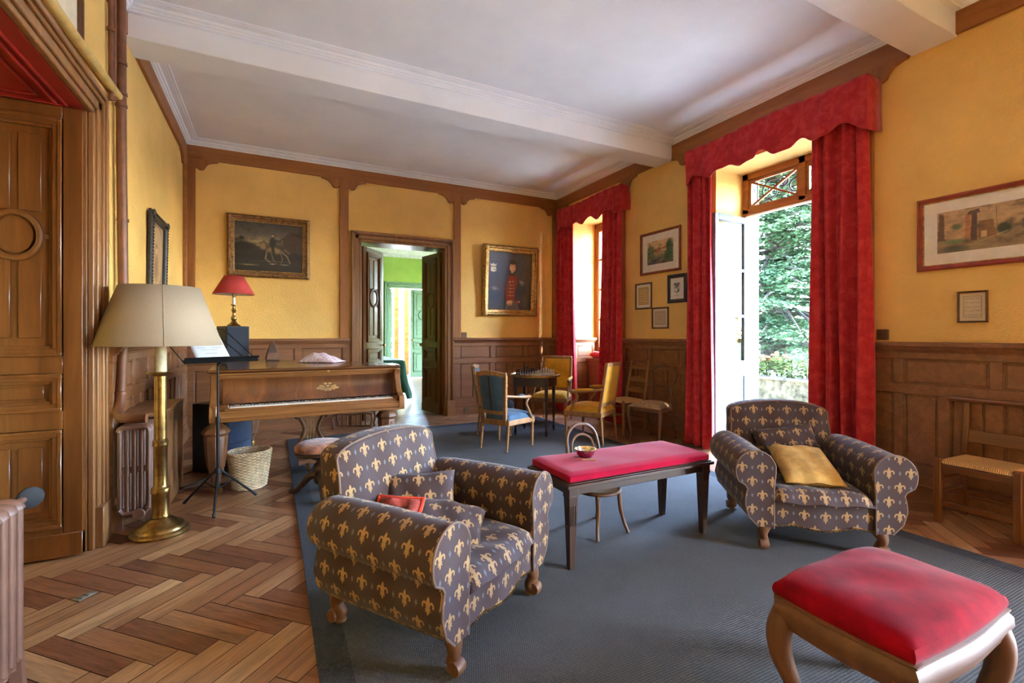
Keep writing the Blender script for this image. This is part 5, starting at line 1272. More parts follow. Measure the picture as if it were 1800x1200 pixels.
for side, mt_, col_, sgn in ((0, 'pewter', 'pale', -1), (1, 'bronze', 'dark', 1)):
    for j in range(2):
        for i in range(8):
            kind = row[i] if j == 0 else 'pawn'; key = (kind, side)
            if key not in proto: pm = piece_mesh(kind); pm.v = [(a * 1.28, b * 1.28, c * 1.35) for a, b, c in pm.v]; o = pm.build('chess_' + kind, MT[mt_], ang=60); proto[key] = o
            else: o = proto[key].copy(); COL.objects.link(o)
            lx_, ly_ = -E + (i + .5) * sq, sgn * (E - (j + .5) * sq); r = radians(18)
            o.location = (tx + lx_ * cos(r) - ly_ * sin(r), ty + lx_ * sin(r) + ly_ * cos(r), .012 + .7225 + .0094); o.rotation_euler = (0, 0, r + (0 if sgn < 0 else pi))
            one = kind in ('queen', 'king')
            tag(o, f'small {col_} metal chess {kind} on the chessboard' if one else f'{col_} metal chess {kind}, one of several on the chessboard', 'chess piece', f'{col_} chess pieces on the board')
# ------------------------------------------------------------------ chairs against the right wall
MT['rush'] = plain('woven_rush', (196, 148, 84), .75, var=.14, vs=30)
def rush_mat():
    m = M('woven_rush_strands', (194, 146, 82), .7)
    v = m.coord('Object'); sx = m.n('SeparateXYZ'); m.l(v, sx.inputs[0]); x, y = S(m.nt, sx.outputs[0]), S(m.nt, sx.outputs[1])
    d = x.ab().gt(y.ab()); st = ((y * 620.0).sin() * d + (x * 620.0).sin() * (d * -1.0 + 1.0)) * .5 + .5
    n = m.noise(v, 30, 3, .6); c = m.mix(st, (150, 104, 56), (230, 184, 112)); c = m.mix(n * .4, c, (168, 120, 62)); m.col(c); m.bump(st, .5, .003); return m.m
MT['rush'] = rush_mat()
def rush_seat(mb, hw_f, hw_r, hd, z):
    def fn(u, v):
        a, b = 2 * u - 1, 2 * v - 1; dip = .016 * (1 - max(abs(a), abs(b)) ** 2) - .004 * (min(abs(abs(a) - abs(b)), .12) < .06)
        e = (max(0, 1 - a ** 10) * max(0, 1 - b ** 10)) ** .5
        return (a * lerp(hw_f, hw_r, v), b * hd, z - .03 + .034 * e - dip)
    return mb.grid(fn, 26, 26, (1, 1))
# ladder-back
lc = thing('ladder_back_chair', 'rustic ladder-back chair with rush seat against the right wall', 'chair', (4.01, 4.74, 0), radians(-90), 'side chairs along the right wall')
for s in (-1, 1):
    MB().tube([(s * .17, .19, 0), (s * .17, .185, .42), (s * .155, .27, .89)], [.017, .018, .014], 10).ball((s * .155, .272, .90), .017, 8, 6).build('leg', MT['honeyz'], lc)
    MB().tube([(s * .20, -.18, 0), (s * .20, -.18, .43)], [.016, .019], 10).build('leg', MT['honeyz'], lc)
rush_seat(MB(), .20, .17, .19, .43).build('seat', MT['rush'], lc, ang=80)
for z in (.52, .66, .82):
    k = (z - .42) / .47; y = lerp(.185, .27, k); w_ = lerp(.17, .155, k)
    p = [(-w_, z - .026), (w_, z - .026), (w_, z + .02), (w_ * .55, z + .022), (w_ * .42, z + .04), (0, z + .046), (-w_ * .42, z + .04), (-w_ * .55, z + .022), (-w_, z + .02)]
    MB().prism(p, y - .007, y + .007, 'y').build('slat', MT['honeyx'], lc, bevel=.003)
m = MB()
for z, y in ((.12, -.18), (.26, -.18), (.16, .188)): m.tube([(-.2, y, z), (.2, y, z)], .010, 8)
for s in (-1, 1):
    for z in (.18, .30): m.tube([(s * .2, -.18, z), (s * .17, .188, z)], .010, 8)
m.build('stretchers', MT['honeyx'], lc)
# balloon back
MT['diaper'] = plain('brown_diaper_weave', (150, 122, 92), .85, var=.22, vs=90)
bc = thing('balloon_back_chair', 'carved balloon-back chair with patterned brown seat against the right wall', 'chair', (3.98, 4.20, 0), radians(-72), 'side chairs along the right wall')
sp_ = [(-.2, -.2), (-.1, -.225), (0, -.215), (.1, -.225), (.2, -.2), (.215, -.05), (.17, .19), (0, .21), (-.17, .19), (-.215, -.05)]
MB().prism(sp_, .36, .41, 'z').build('seat_frame', MT['walnutx'], bc, bevel=.012, seg=3)
def bseat(u, v):
    a, b = 2 * u - 1, 2 * v - 1; e = (max(0, 1 - a ** 4) * max(0, 1 - b ** 4)) ** .45
    return (a * lerp(.205, .165, v), b * .2 - .012, .405 + .05 * e + .012 * (1 - a * a) * (1 - b * b))
MB().grid(bseat, 20, 20, (1, 1)).build('seat', MT['diaper'], bc, ang=80)
for s in (-1, 1):
    MB().tube(curve([(s * .19, -.19, .40), (s * .205, -.205, .32), (s * .19, -.19, .2), (s * .178, -.178, .08), (s * .195, -.2, .012)], 6), [lerp(.026, .013, min(1, i / 18)) for i in range(25)], 10).build('leg', MT['walnutz'], bc)
    MB().tube(curve([(s * .155, .18, .40), (s * .15, .19, .3), (s * .155, .22, .12), (s * .16, .26, .01)], 6), [.018] * 19, 8).build('leg', MT['walnutz'], bc)
m = MB()
for s in (-1, 1): m.tube(curve([(s * .15, .185, .38), (s * .135, .205, .5), (s * .115, .225, .60), (s * .15, .245, .69), (s * .165, .26, .76), (s * .12, .272, .83), (s * .05, .278, .855), (0, .28, .865)], 6), .014, 8)
m.tube(curve([(-.12, .227, .61), (-.06, .235, .635), (0, .235, .615), (.06, .235, .635), (.12, .227, .61)], 6), .012, 8)
for q in (-.03, 0, .03): m.ball((q, .277, .868 - abs(q) * .4), .017, 8, 6, (1.2, .7, .8))
m.build('backrest', MT['walnutz'], bc, ang=70)
# low rush chair on the right
rc = thing('low_rush_chair', 'low wooden rush-seat chair with a broad top rail at the right edge', 'chair', (4.12, 1.335, 0), radians(-90))
for s in (-1, 1):
    MB().box(s * .19 - .02, s * .19 + .02, -.175, -.135, 0, .43).build('leg', MT['doorz'], rc, bevel=.006)
    m = MB(); m.bar((s * .17, .165, 0), (s * .17, .165, .42), .036, .03, (0, 1, 0)); m.bar((s * .17, .165, .42), (s * .165, .20, .775), .034, .026, (0, 1, 0)); m.build('leg', MT['doorz'], rc, bevel=.005)
rush_seat(MB(), .19, .175, .165, .425).build('seat', MT['rush'], rc, ang=80)
MB().box(-.17, .17, -.172, -.15, .345, .39).build('seat_rail', MT['doorx'], rc, bevel=.004); MB().box(-.165, .165, .15, .17, .345, .39).build('seat_rail', MT['doorx'], rc, bevel=.004)
MB().prism([(.175, .775), (.225, .775), (.235, .79), (.225, .807), (.18, .81), (.168, .795)], -.27, .27, 'x').build('top_rail', MT['doorx'], rc, bevel=.005)
MB().bar((-.16, .183, .545), (.16, .183, .545), .016, .085, (0, .1, 1)).build('slat', MT['doorx'], rc, bevel=.004)
m = MB(); m.bar((-.18, -.155, .13), (.18, -.155, .13), .018, .034)
for s in (-1, 1):
    for z in (.2, .29): m.bar((s * .185, -.15, z), (s * .172, .165, z), .014, .018)
m.bar((-.17, .165, .17), (.17, .165, .17), .016, .024); m.build('stretchers', MT['doorx'], rc, bevel=.003)
# child's bentwood chair tucked under the bench
bc2 = thing('bentwood_chair', 'small bentwood chair with caned seat tucked under the crimson bench', 'chair', (1.845, 2.435, .012), radians(4))
MB().tube([(.135 * cos(a), .135 * sin(a), 0.258) for a in [2 * pi * i / 40 for i in range(40)]], .016, 10, closed=True, flat=.75).build('seat_ring', MT['walnutx'], bc2)
def cane_mat():
    m = M('cane_weave', (150, 120, 84), .6); v = m.coord('Object', (1, 1, 1), (0, 0, radians(45))); sx = m.n('SeparateXYZ'); m.l(v, sx.inputs[0])
    h = ((S(m.nt, sx.outputs[0]) * 700.).sin() * (S(m.nt, sx.outputs[1]) * 700.).sin()) * .5 + .5; m.col(m.mix(h, (58, 42, 32), (196, 172, 136))); m.bump(h, .4, .002); return m.m
MB().lathe([(.001, .260), (.08, .261), (.132, .264)], 30, cap=False).build('cane_seat', cane_mat(), bc2)
for x, y, fx_, fy_ in ((-.09, -.1, -.125, -.145), (.09, -.1, .125, -.145)): MB().tube(curve([(x, y, .262), (x, y - .01, .16), ((x + fx_) / 2, (y + fy_) / 2, .07), (fx_, fy_, .0)], 5), [.014] * 8 + [.011] * 8, 10).build('leg', MT['walnutz'], bc2)
for s in (-1, 1): MB().tube(curve([(s * .12, .105, .29), (s * .11, .11, .18), (s * .115, .13, .06), (s * .125, .15, 0)], 5), [.012] * 16, 10).build('leg', MT['walnutz'], bc2)
m = MB()
m.tube(curve([(-.122, .105, .27), (-.132, .13, .42), (-.12, .16, .56), (-.07, .175, .62), (0, .18, .635), (.07, .175, .62), (.12, .16, .56), (.132, .13, .42), (.122, .105, .27)], 7), .0115, 10)
m.tube(curve([(-.08, .115, .275), (-.095, .135, .42), (-.08, .158, .53), (0, .17, .57), (.08, .158, .53), (.095, .135, .42), (.08, .115, .275)], 7), .0095, 10); m.build('backrest', MT['walnutz'], bc2)
# cushion on the window seat
MT['rosecush'] = plain('rose_red_cotton', (204, 52, 60), .85, var=.12, vs=30, sheen=.3)
o = pillow(.46, .16, .055, seed=9).build('cushion', MT['rosecush'], smooth_all=True, ang=180, weld=True); o.location = (4.70, 6.1, .915); o.rotation_euler = (0, 0, radians(90)); tag(o, 'rose red cushion lying on the corner window seat', 'cushion')
# ------------------------------------------------------------------ pictures
import numpy as np
def paint_mat():
    m = M('painted_canvas', (128, 128, 128), .45); a = m.n('Attribute'); a.attribute_name = 'paint'; m.l(a.outputs['Color'], m.b.inputs['Base Color']); return m.m
MT['paint'] = paint_mat()
class Canvas:
    def __init__(s, nx, ny, asp, seed=0):
        s.nx, s.ny, s.asp = nx, ny, asp; s.rng = np.random.default_rng(seed)
        s.x, s.y = np.meshgrid(np.linspace(0, 1, nx + 1), np.linspace(0, 1, ny + 1)); s.c = np.zeros((ny + 1, nx + 1, 3))
    def noise(s, k):
        g = s.rng.random((k + 2, k + 2)); fx, fy = s.x * k, s.y * k; ix, iy = fx.astype(int), fy.astype(int); tx_, ty_ = fx - ix, fy - iy
        return (g[iy, ix] * (1 - tx_) + g[iy, ix + 1] * tx_) * (1 - ty_) + (g[iy + 1, ix] * (1 - tx_) + g[iy + 1, ix + 1] * tx_) * ty_
    def fbm(s, k): return (s.noise(k) + .5 * s.noise(2 * k) + .25 * s.noise(4 * k)) / 1.75
    def lay(s, m, col): m = np.clip(m, 0, 1)[..., None]; s.c = s.c * (1 - m) + np.array(col, float) * m; return s
    def grad(s, stops):
        for k in range(3): s.c[..., k] = np.interp(s.y, [p for p, _ in stops], [c[k] for _, c in stops])
        return s
    def ell(s, cx, cy, rx, ry, col, soft=.15, a=0, op=1):
        dx, dy = (s.x - cx) * s.asp, s.y - cy; ca, sa = cos(a), sin(a); u, v = (dx * ca + dy * sa) / (rx * s.asp), (dy * ca - dx * sa) / ry
        return s.lay(op * (1 - np.sqrt(u * u + v * v)) / soft + 0, col)
    def poly(s, pts, col, op=1, rough=0.0):
        ins = np.zeros(s.x.shape, bool); n = len(pts); X = s.x + rough * (s.fbm(12) - .5) if rough else s.x; Y = s.y + rough * (s.fbm(12) - .5) if rough else s.y
        for i in range(n):
            (x0, y0), (x1, y1) = pts[i], pts[(i + 1) % n]
            if y0 == y1: continue
            c = ((y0 > Y) != (y1 > Y)) & (X < (x1 - x0) * (Y - y0) / (y1 - y0) + x0); ins ^= c
        return s.lay(ins * op, col)
    def line(s, pts, w, col, op=1):
        for (x0, y0), (x1, y1) in zip(pts, pts[1:]):
            dx, dy = (x1 - x0) * s.asp, y1 - y0; L = max(1e-9, dx * dx + dy * dy); t = np.clip(((s.x - x0) * s.asp * dx + (s.y - y0) * dy) / L, 0, 1)
            d = np.sqrt(((s.x - x0) * s.asp - t * dx) ** 2 + (s.y - y0 - t * dy) ** 2); s.lay(op * np.clip((w - d) / (w * .5), 0, 1), col)
        return s
    def grain(s, amt, k=24): s.c *= (1 + amt * (s.fbm(k) - .5))[..., None]; return s
    def build(s, name, w, h, y, parent):
        nx, ny = s.nx, s.ny; me = bpy.data.meshes.new(name); vs = [(w * (i / nx - .5), y, h * (j / ny - .5)) for j in range(ny + 1) for i in range(nx + 1)]
        fs = [(j * (nx + 1) + i, j * (nx + 1) + i + 1, (j + 1) * (nx + 1) + i + 1, (j + 1) * (nx + 1) + i) for j in range(ny) for i in range(nx)]
        me.from_pydata(vs, [], fs); v = np.clip(s.c, 0, 255) / 255; v = np.where(v <= .04045, v / 12.92, ((v + .055) / 1.055) ** 2.4)
        a = me.attributes.new('paint', 'FLOAT_COLOR', 'POINT'); a.data.foreach_set('color', np.concatenate([v, np.ones(v.shape[:2] + (1,))], 2).ravel().astype(np.float32))
        o = bpy.data.objects.new(name, me); COL.objects.link(o); me.materials.append(MT['paint']); o.parent = parent; return o
def picture(label, wall, u, z, w, h, fw, fd, fmat, canvas, inner=0.0, mat_col=None, ornate=False, tilt=0.0, rim=None, kind='picture', name='framed_picture'):
    """u = position along the wall (X on the back wall, Y on the side walls), outer size w x h"""
    r = {'b': 0, 'r': -pi / 2, 'l': pi / 2}[wall]; off = .004 + abs(sin(tilt)) * h / 2
    loc = {'b': (u, BY - off, z), 'r': (RX - off, u, z), 'l': (LX + off, u, z)}[wall]
    t = thing(name, label, kind, loc, r); t.rotation_euler = (tilt, 0, r)
    iw, ih = w - 2 * fw, h - 2 * fh if False else h - 2 * fw
    m = MB()
    prof = [(0, 0), (0, -fd * .55), (fw * .12, -fd * .8), (fw * .3, -fd), (fw * .5, -fd * .92), (fw * .62, -fd * .6), (fw * .85, -fd * .5), (fw, -fd * .35), (fw, 0)]
    vs = []; fs = []; n = len(prof)
    for (sx, sz) in ((-1, -1), (1, -1), (1, 1), (-1, 1)):
        for q, d in prof: vs.append((sx * (w / 2 - q), d, sz * (h / 2 - q)))
    for k in range(4):
        for i in range(n - 1): a, b = k * n + i, ((k + 1) % 4) * n + i; fs.append((a, b, b + 1, a + 1))
    m.add(vs, fs)
    if ornate:
        for sx, sz, L_, ax in ((0, 1, w, 'x'), (0, -1, w, 'x'), (1, 0, h, 'z'), (-1, 0, h, 'z')):
            k = int(L_ / .028)
            for i in range(k):
                p = -L_ / 2 + (i + .5) * L_ / k
                c = (p, -fd, sz * (h / 2 - fw * .32)) if ax == 'x' else (sx * (w / 2 - fw * .32), -fd, p); m.ball(c, .0095, 7, 5, (1.2, .7, 1.2))
        for sx in (-1, 1):
            for sz in (-1, 1): m.ball((sx * (w / 2 - fw * .4), -fd, sz * (h / 2 - fw * .4)), fw * .45, 10, 6, (1, .4, 1))
    m.build('frame', MT[fmat] if isinstance(fmat, str) else fmat, t, ang=35)
    if rim: 
        q = MB(); g = .006
        for (a, b, c, d) in ((-iw / 2, iw / 2, ih / 2 - g, ih / 2), (-iw / 2, iw / 2, -ih / 2, -ih / 2 + g), (-iw / 2, -iw / 2 + g, -ih / 2, ih / 2), (iw / 2 - g, iw / 2, -ih / 2, ih / 2)): q.box(a, b, -fd * .38, -.004, c, d)
        q.build('slip', MT[rim], t)
    if mat_col is not None:
        MB().box(-iw / 2, iw / 2, -.004, -.001, -ih / 2, ih / 2).build('mount', plain('picture_mount', mat_col, .85, var=.03), t)
    canvas.build('image', iw - 2 * inner, ih - 2 * inner, -.0055 if mat_col is not None else -.004, t); return t
MT['goldframe'] = plain('gilded_frame', (164, 130, 76), .4, .6, var=.3, vs=40); MT['oldgold'] = plain('tarnished_gilt', (116, 84, 48), .45, .4, var=.3, vs=30)
MT['blackframe'] = plain('ebonised_frame', (44, 40, 38), .45, .2, var=.5, vs=60); MT['navyframe'] = plain('navy_frame', (34, 42, 62), .45, var=.1); MT['mahog'] = plain('mahogany_frame', (128, 60, 30), .35, var=.14, vs=20); MT['redframe'] = plain('red_lacquer_frame', (138, 46, 30), .35, var=.1); MT['brownframe'] = plain('brown_frame', (92, 58, 34), .4, var=.15)
# horseman in a dark landscape
c = Canvas(120, 86, 1.28, 3); c.grad([(0, (26, 24, 22)), (.16, (40, 37, 33)), (.3, (28, 25, 24)), (.5, (46, 40, 34)), (.66, (120, 106, 80)), (.74, (84, 78, 70)), (1, (48, 46, 46))]); cl = c.fbm(5)
c.lay((cl - .45) * 3 * (c.y > .6), (36, 34, 36)); c.ell(.3, .6, .3, .05, (176, 158, 112), 1.2, .06); c.ell(.12, .5, .2, .12, (24, 20, 18), .5); c.ell(.1, .66, .05, .05, (26, 24, 18), .6); c.line([(.1, .5), (.1, .66)], .008, (22, 20, 16))
c.ell(.2, .13, .2, .018, (150, 132, 84), .9); c.ell(.6, .22, .4, .012, (96, 88, 74), 1); c.poly([(.7, .5), (.7, .72), (.8, .84), (1, .78), (1, .4), (.8, .42)], (58, 44, 36)); c.poly([(.79, .84), (1, .8), (1, .74), (.84, .78)], (34, 26, 22))
h_ = (128, 106, 78); c.ell(.57, .44, .15, .085, h_, .5, -.1); c.ell(.4, .52, .06, .1, h_, .5, .7); c.ell(.325, .55, .05, .045, h_, .5, -.4); c.line([(.46, .42), (.44, .27), (.5, .2)], .017, h_); c.line([(.52, .4), (.55, .26), (.6, .17)], .015, (96, 80, 60)); c.line([(.68, .42), (.76, .33), (.8, .2)], .018, h_); c.line([(.66, .4), (.69, .27), (.66, .17)], .015, (96, 80, 60)); c.line([(.36, .58), (.42, .62), (.48, .53)], .02, (88, 72, 54)); c.line([(.72, .47), (.79, .4)], .02, (110, 94, 72))
c.ell(.545, .6, .055, .13, (28, 28, 28), .4); c.ell(.55, .44, .03, .12, (30, 28, 28), .5, .2); c.line([(.57, .66), (.64, .64), (.69, .69)], .018, (34, 32, 32)); c.ell(.545, .745, .022, .03, (176, 134, 100), .5); c.ell(.54, .775, .05, .014, (40, 36, 34), .5); c.ell(.545, .165, .06, .015, (190, 186, 176), .9); c.ell(.72, .16, .1, .012, (170, 168, 160), .9); c.grain(.35)
picture('dark oil painting of a horseman above the piano', 'b', -.033, 2.368, .95, .785, .078, .05, 'oldgold', c, rim='goldframe', tilt=.05, name='framed_painting', kind='painting')
# officer portrait
c = Canvas(110, 140, .76, 5); c.grad([(0, (54, 54, 66)), (.5, (56, 62, 84)), (1, (66, 70, 88))]); c.lay((c.fbm(4) - .45) * 1.4, (62, 58, 66)); c.lay(np.clip((c.x - .74) * 3, 0, .7), (74, 56, 42)); c.line([(.95, 1), (.8, .6), (.86, .1)], .03, (92, 74, 58), .5); c.line([(.86, 1), (.74, .72)], .02, (86, 74, 66), .5)
c.ell(.15, .25, .15, .14, (40, 52, 74), .5); c.ell(.17, .36, .12, .05, (150, 140, 140), .8, -.4); c.ell(.2, .33, .07, .03, (52, 60, 80), .6)
c.ell(.58, .2, .25, .3, (40, 48, 74), .25); c.ell(.72, .38, .17, .18, (36, 44, 66), .3, .4); c.poly([(.42, .02), (.39, .36), (.47, .6), (.58, .63), (.68, .56), (.62, .3), (.6, .02)], (132, 44, 42), rough=.03); c.poly([(.42, .0), (.41, .16), (.66, .17), (.74, 0)], (96, 98, 110))
for z_ in (.26, .32, .38, .44): c.line([(.46, z_), (.53, z_ - .012), (.6, z_)], .01, (188, 150, 120), .8); c.ell(.51, z_, .018, .012, (206, 180, 130), .5)
c.ell(.5, .49, .026, .022, (216, 204, 188), .5); c.ell(.57, .5, .022, .02, (200, 186, 160), .5); c.ell(.77, .49, .085, .035, (150, 150, 150), .6, -.5); c.ell(.77, .455, .07, .03, (112, 118, 128), .7, -.5)
c.poly([(.49, .6), (.48, .68), (.63, .68), (.61, .6)], (44, 44, 62)); c.ell(.545, .66, .045, .025, (196, 190, 180), .6); sk = (236, 196, 170); c.ell(.555, .745, .082, .088, sk, .25); c.ell(.605, .74, .03, .07, (206, 158, 132), .9); c.ell(.56, .83, .1, .05, (30, 26, 26), .4); c.ell(.645, .76, .028, .08, (32, 28, 28), .5); c.ell(.475, .78, .018, .05, (34, 30, 30), .6); c.ell(.635, .72, .02, .04, (60, 42, 36), .6)
for ex in (.525, .59): c.ell(ex, .755, .017, .008, (54, 40, 38), .6); c.line([(ex - .02, .775), (ex + .02, .777)], .004, (60, 44, 40))
c.line([(.555, .755), (.548, .72), (.56, .716)], .004, (170, 112, 92)); c.ell(.553, .695, .022, .007, (164, 78, 72), .6); c.ell(.5, .135, .09, .045, sk, .35, .3); 
for q in range(4): c.line([(.47 + q * .025, .12), (.455 + q * .03, .085)], .009, (204, 160, 134))
c.ell(.66, .14, .06, .03, (150, 52, 48), .5); c.ell(.72, .15, .035, .022, (196, 160, 136), .5); c.line([(.46, .1), (.42, .02)], .012, (140, 140, 140), .7)
cr = (214, 206, 184); c.poly([(.055, .665), (.055, .73), (.175, .73), (.175, .665), (.115, .645)], cr); c.poly([(.06, .745), (.17, .745), (.19, .795), (.145, .77), (.115, .8), (.085, .77), (.04, .795)], cr); c.ell(.145, .69, .014, .016, (50, 44, 50), .4); c.line([(.08, .738), (.15, .738)], .005, (150, 60, 50))
for z_ in (.94, .915, .89, .865): c.line([(.05, z_), (.3 - (z_ < .9) * .06, z_)], .003, (96, 92, 96), .7)
c.line([(.04, .03), (.22, .045)], .006, (132, 92, 60), .5); c.grain(.16)
picture('gold framed portrait of an officer in a red and navy uniform', 'b', 3.442, 2.105, .985, 1.135, .10, .065, 'goldframe', c, ornate=True, tilt=.055, rim='goldframe', name='framed_portrait', kind='painting')
# watercolours on the right wall
c = Canvas(96, 72, 1.4, 8); c.grad([(0, (104, 92, 74)), (.35, (128, 118, 88)), (.55, (190, 158, 112)), (1, (214, 178, 132))]); n_ = c.fbm(7)
c.ell(.14, .55, .2, .32, (92, 112, 76), .5); c.ell(.86, .6, .18, .42, (74, 102, 70), .4); c.ell(.8, .25, .2, .2, (58, 92, 62), .5); c.poly([(.26, .5), (.33, .68), (.42, .6), (.47, .66), (.5, .5)], (162, 92, 58)); c.poly([(.5, .52), (.52, .66), (.7, .72), (.76, .56)], (178, 104, 64)); c.poly([(.52, .52), (.53, .6), (.74, .58), (.74, .5)], (206, 186, 150)); c.lay((n_ - .5) * 3 * (c.y > .25) * (c.y < .55), (66, 82, 58)); c.poly([(.05, .1), (.35, .2), (.62, .36), (.5, .2), (.3, .0), (.05, 0)], (62, 74, 116), .8, .08); c.lay((c.fbm(10) - .56) * 4, (58, 52, 44)); c.grain(.4, 18)
picture('watercolour of red roofed houses among trees, largest of the group between the windows', 'r', 4.467, 2.288, .69, .54, .032, .03, 'mahog', c, inner=.09, mat_col=(226, 218, 206))
c = Canvas(120, 66, 1.75, 9); c.grad([(0, (128, 104, 74)), (.3, (150, 122, 86)), (.5, (172, 142, 104)), (1, (178, 146, 108))]); c.poly([(.3, .0), (1, 0), (1, .42), (.72, .45)], (140, 118, 86)); c.poly([(.0, .3), (.02, .95), (.08, .95), (.09, .3)], (100, 74, 54), rough=.03); c.poly([(.08, .34), (.09, .85), (.14, .88), (.18, .6), (.3, .62), (.3, .3)], (176, 142, 104), rough=.03); c.poly([(.31, .25), (.31, .85), (.37, .85), (.38, .25)], (168, 110, 76)); c.poly([(.37, .22), (.38, .92), (.44, .92), (.44, .22)], (84, 62, 54)); c.poly([(.33, .84), (.35, .92), (.46, .95), (.47, .86)], (96, 70, 60)); c.poly([(.45, .25), (.45, .66), (.6, .66), (.64, .24)], (128, 92, 60), rough=.04); c.poly([(.48, .26), (.48, .42), (.54, .42), (.54, .26)], (196, 164, 116)); c.ell(.71, .42, .09, .15, (54, 62, 56), .4); c.ell(.22, .6, .08, .1, (92, 102, 70), .6); c.ell(.2, .25, .18, .07, (96, 116, 78), .7); c.line([(.63, .95), (.64, .5)], .008, (112, 84, 66)); c.ell(.93, .52, .08, .06, (98, 96, 76), .6); c.line([(.35, .12), (.75, .35)], .012, (196, 168, 122), .7); c.lay((c.fbm(9) - .58) * 3, (84, 68, 52)); c.ell(.2, .08, .2, .1, (78, 78, 62), .7); c.grain(.35, 16)
picture('large red framed watercolour of a ruined gateway and lane at the right edge', 'r', 1.43, 1.985, .74, .535, .034, .03, 'redframe', c, inner=.085, mat_col=(228, 220, 208), rim='goldframe')
def doc(nx, ny, asp, seed, paper, ink, rows, shield=False, border=True):
    c = Canvas(nx, ny, asp, seed); c.grad([(0, paper), (1, paper)]); r = random.Random(seed)
    if border: c.line([(.06, .06), (.94, .06), (.94, .94), (.06, .94), (.06, .06)], .014, ink, .9)
    if shield:
        c.poly([(.28, .38), (.26, .78), (.74, .78), (.72, .38), (.5, .26)], ink); c.lay((c.fbm(9) - .5) * 5 * (c.y > .3) * (c.y < .76) * (c.x > .29) * (c.x < .71), paper); c.line([(.35, .16), (.65, .16)], .014, ink, .6); c.line([(.5, .78), (.5, .3)], .012, paper)
    else:
        for k in range(rows):
            y = lerp(.85, .15, k / max(1, rows - 1)); x = .14
            while x < .84:
                w_ = r.uniform(.04, .13); p = [(x + w_ * i / 4, y + r.uniform(-.03, .03)) for i in range(5)]; c.line(p, .011, ink, r.uniform(.45, .95)); x += w_ + r.uniform(.02, .05)
    c.grain(.12, 14); return c
picture('small brown framed yellowed engraving, left of the group between the windows', 'r', 4.762, 1.748, .305, .345, .021, .02, 'brownframe', doc(44, 56, .75, 2, (206, 172, 116), (104, 78, 52), 6), inner=.034, mat_col=(226, 222, 210))
picture('navy framed print of a heraldic shield beside the garden door curtain', 'r', 4.185, 1.80, .30, .345, .044, .022, 'navyframe', doc(44, 56, .7, 4, (222, 220, 214), (62, 64, 72), 0, True, False), inner=.006, mat_col=(210, 180, 130))
picture('small brown framed engraving, lowest of the group between the windows', 'r', 4.463, 1.452, .285, .27, .02, .02, 'brownframe', doc(48, 48, 1, 6, (188, 168, 142), (96, 82, 70), 6), inner=.026, mat_col=(212, 196, 172))
picture('small brown framed sketch below the large watercolour at right', 'r', 1.486, 1.44, .163, .222, .013, .02, 'brownframe', doc(40, 52, .72, 7, (196, 176, 146), (120, 100, 80), 5), inner=.015, mat_col=(202, 180, 148))
# left wall: oval portrait in a black frame, and a cream mounted picture high up
c = Canvas(60, 76, .8, 12); c.grad([(0, (150, 122, 90)), (1, (160, 132, 98))]); c.ell(.5, .5, .44, .47, (206, 178, 134), .06); c.ell(.5, .5, .42, .45, (186, 152, 108), .08); c.ell(.5, .34, .2, .28, (142, 106, 74), .6); c.ell(.48, .6, .08, .08, (208, 176, 136), .5); c.ell(.48, .66, .09, .05, (112, 80, 58), .6); c.grain(.2)
picture('black carved frame with a faded oval portrait on the left wall', 'l', 5.27, 1.945, .66, .74, .075, .035, 'blackframe', c, ornate=True, tilt=.02)
c = Canvas(60, 60, 1, 13); c.grad([(0, (120, 120, 112)), (1, (140, 142, 132))]); c.lay((c.fbm(6) - .45) * 2, (92, 94, 86)); c.grain(.2)
picture('brown framed picture with a broad cream mount, high on the left wall', 'l', 2.87, 3.14, 1.0, .62, .028, .03, 'brownframe', c, inner=.13, mat_col=(226, 216, 190))
# ------------------------------------------------------------------ green room beyond the double door
GY0, GY1 = BY + .36, 13.3
m = MB()
wall_segments(m, -2.6, 6.0, [(2.93, 4.25, 0, 2.55)], 3.7, lambda q, a, b, z0, z1: q.box(a, b, GY1, GY1 + .3, z0, z1))
struct(m.build('wall_green_back', MT['green']), 'bright green wall at the far end of the next room')
m = MB(); wall_segments(m, GY0, GY1, [(8.2, 9.5, .0, 3.0), (10.8, 12.1, .0, 3.0)], 3.7, lambda q, a, b, z0, z1: q.box(5.4, 5.9, a, b, z0, z1)); struct(m.build('wall_green_right', MT['green']))
struct(MB().box(-2.9, -2.6, GY0, GY1, -.1, 3.7).build('wall_green_left', MT['green']))
struct(MB().box(-2.6, 5.4, GY0 - .0, GY0 + .02, 2.62, 3.7).box(-2.6, 1.08, GY0, GY0 + .02, 0, 2.62).box(2.38, 5.4, GY0, GY0 + .02, 0, 2.62).build('wall_green_front', MT['green']))
struct(MB().box(-2.9, 5.9, GY0, GY1 + .3, 3.62, 3.8).build('ceiling', MT['ceil']), 'ceiling of the green room')
portal('sky_portal', (5.95, 8.85, 1.5), 1.3, 3.0, (0, radians(90), 0)); portal('sky_portal', (5.95, 11.45, 1.5), 1.3, 3.0, (0, radians(90), 0))
m = MB(); m.prism([(GY1, 3.40), (GY1 - .03, 3.40), (GY1 - .04, 3.46), (GY1 - .1, 3.5), (GY1 - .12, 3.62), (GY1, 3.62)], -2.6, 5.4, 'x')
for i in range(60): m.box(-2.5 + i * .13, -2.44 + i * .13, GY1 - .07, GY1 - .03, 3.41, 3.45)
struct(m.build('trim_16', MT['white']), 'white dentil cornice of the green room')
d3 = sroot('door_3', 'sage green double door ajar at the far end of the green room')
casing_mesh(1.32, 2.55, .16, lambda q, a, b, d, z0, z1: q.box(2.93 + a, 2.93 + b, GY1 - d, GY1, z0, z1)).build('casing', MT['greenpaint'], d3, bevel=.006)
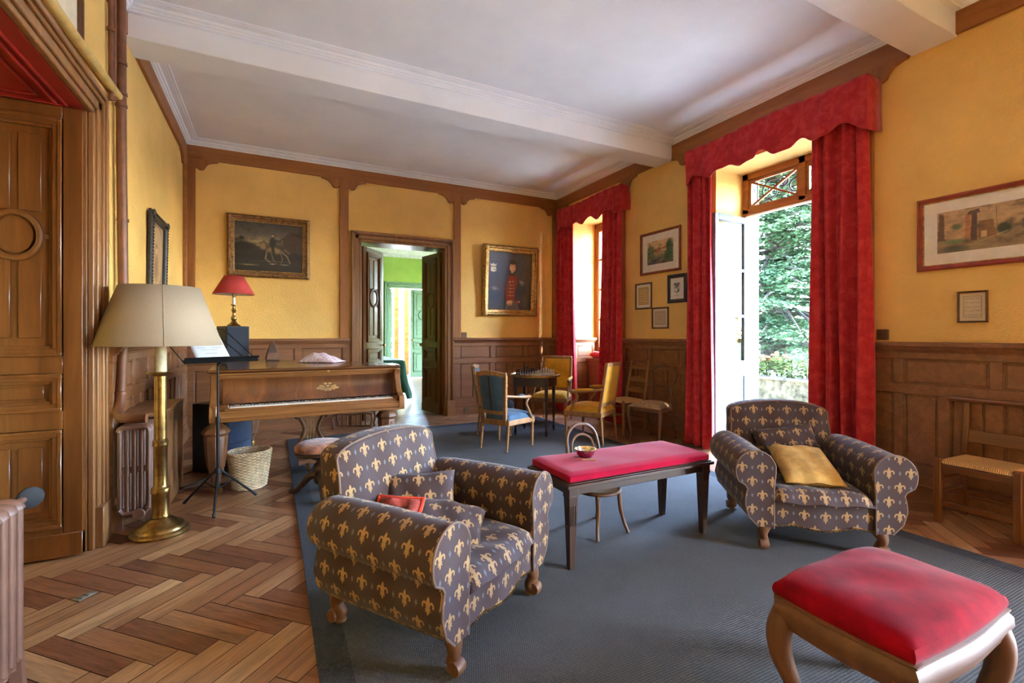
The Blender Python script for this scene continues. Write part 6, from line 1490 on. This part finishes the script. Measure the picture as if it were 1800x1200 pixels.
place_leaf(d3, MT['greenpaint'], 4.22, GY1 + .06, pi + .0, .70, 2.52, oval=True); l2 = place_leaf(d3, MT['greenpaint'], 2.965, GY1 + .08, radians(84), .6, 2.52)
MT['terracotta'] = plain('orange_brown_shutter', (190, 104, 62), .7, var=.15)
m = MB(); m.box(3.27, 3.41, GY1 + 1.0, GY1 + 1.04, 0, 3)
for i in range(8): m.box(3.28, 3.40, GY1 + .985, GY1 + 1.0, .3 + i * .34, .33 + i * .34)
tag(m.build('shutter', MT['terracotta'], bevel=.004), 'orange brown shutter glimpsed at the left of the green door gap', 'shutter')
tag(MB().box(3.58, 3.72, GY1 + 1.0, GY1 + 1.04, 0, 3).build('shutter', MT['terracotta'], bevel=.004), 'orange brown shutter beside the free edge of the green door leaf', 'shutter')
tb = thing('draped_table', 'table under a dark green cloth in the green room', 'table', (1.35, 10.05, 0))
for x in (-.75, .75):
    for y in (-1.0, 1.0): MB().box(x - .03, x + .03, y - .03, y + .03, 0, .72).build('leg', MT['walnutz'], tb, bevel=.004)
MB().box(-.85, .85, -1.15, 1.15, .72, .75).build('table_top', MT['walnutx'], tb, bevel=.004)
MT['greencloth'] = plain('dark_green_baize', (30, 74, 66), .85, var=.1, sheen=.3)
cl_ = MB(); hw, hl = .88, 1.18
def dr(u, v):
    a, b = (2 * u - 1) * 1.45, (2 * v - 1) * 1.35; x = max(-1, min(1, a)); y = max(-1, min(1, b)); ox, oy = abs(a) - abs(x), abs(b) - abs(y)
    fall_ = max(ox * 1.25, oy * 1.5); fall_ += (.12 if ox > 0 and oy > 0 else 0); sw = .03 + .03 * sin(9 * a + 6 * b)
    return ((hw + min(.1, ox * .2) + sw * min(1, ox * 4)) * x, (hl + min(.1, oy * .2) + sw * min(1, oy * 4)) * y, .757 - min(.72, fall_ * 1.15))
o = cl_.grid(dr, 60, 60, (1, 1)).build('tablecloth', MT['greencloth'], smooth_all=True, ang=180, solid=.004); o.location = (1.35, 10.05, 0); tag(o, 'dark green baize cloth draped over the far table', 'tablecloth')
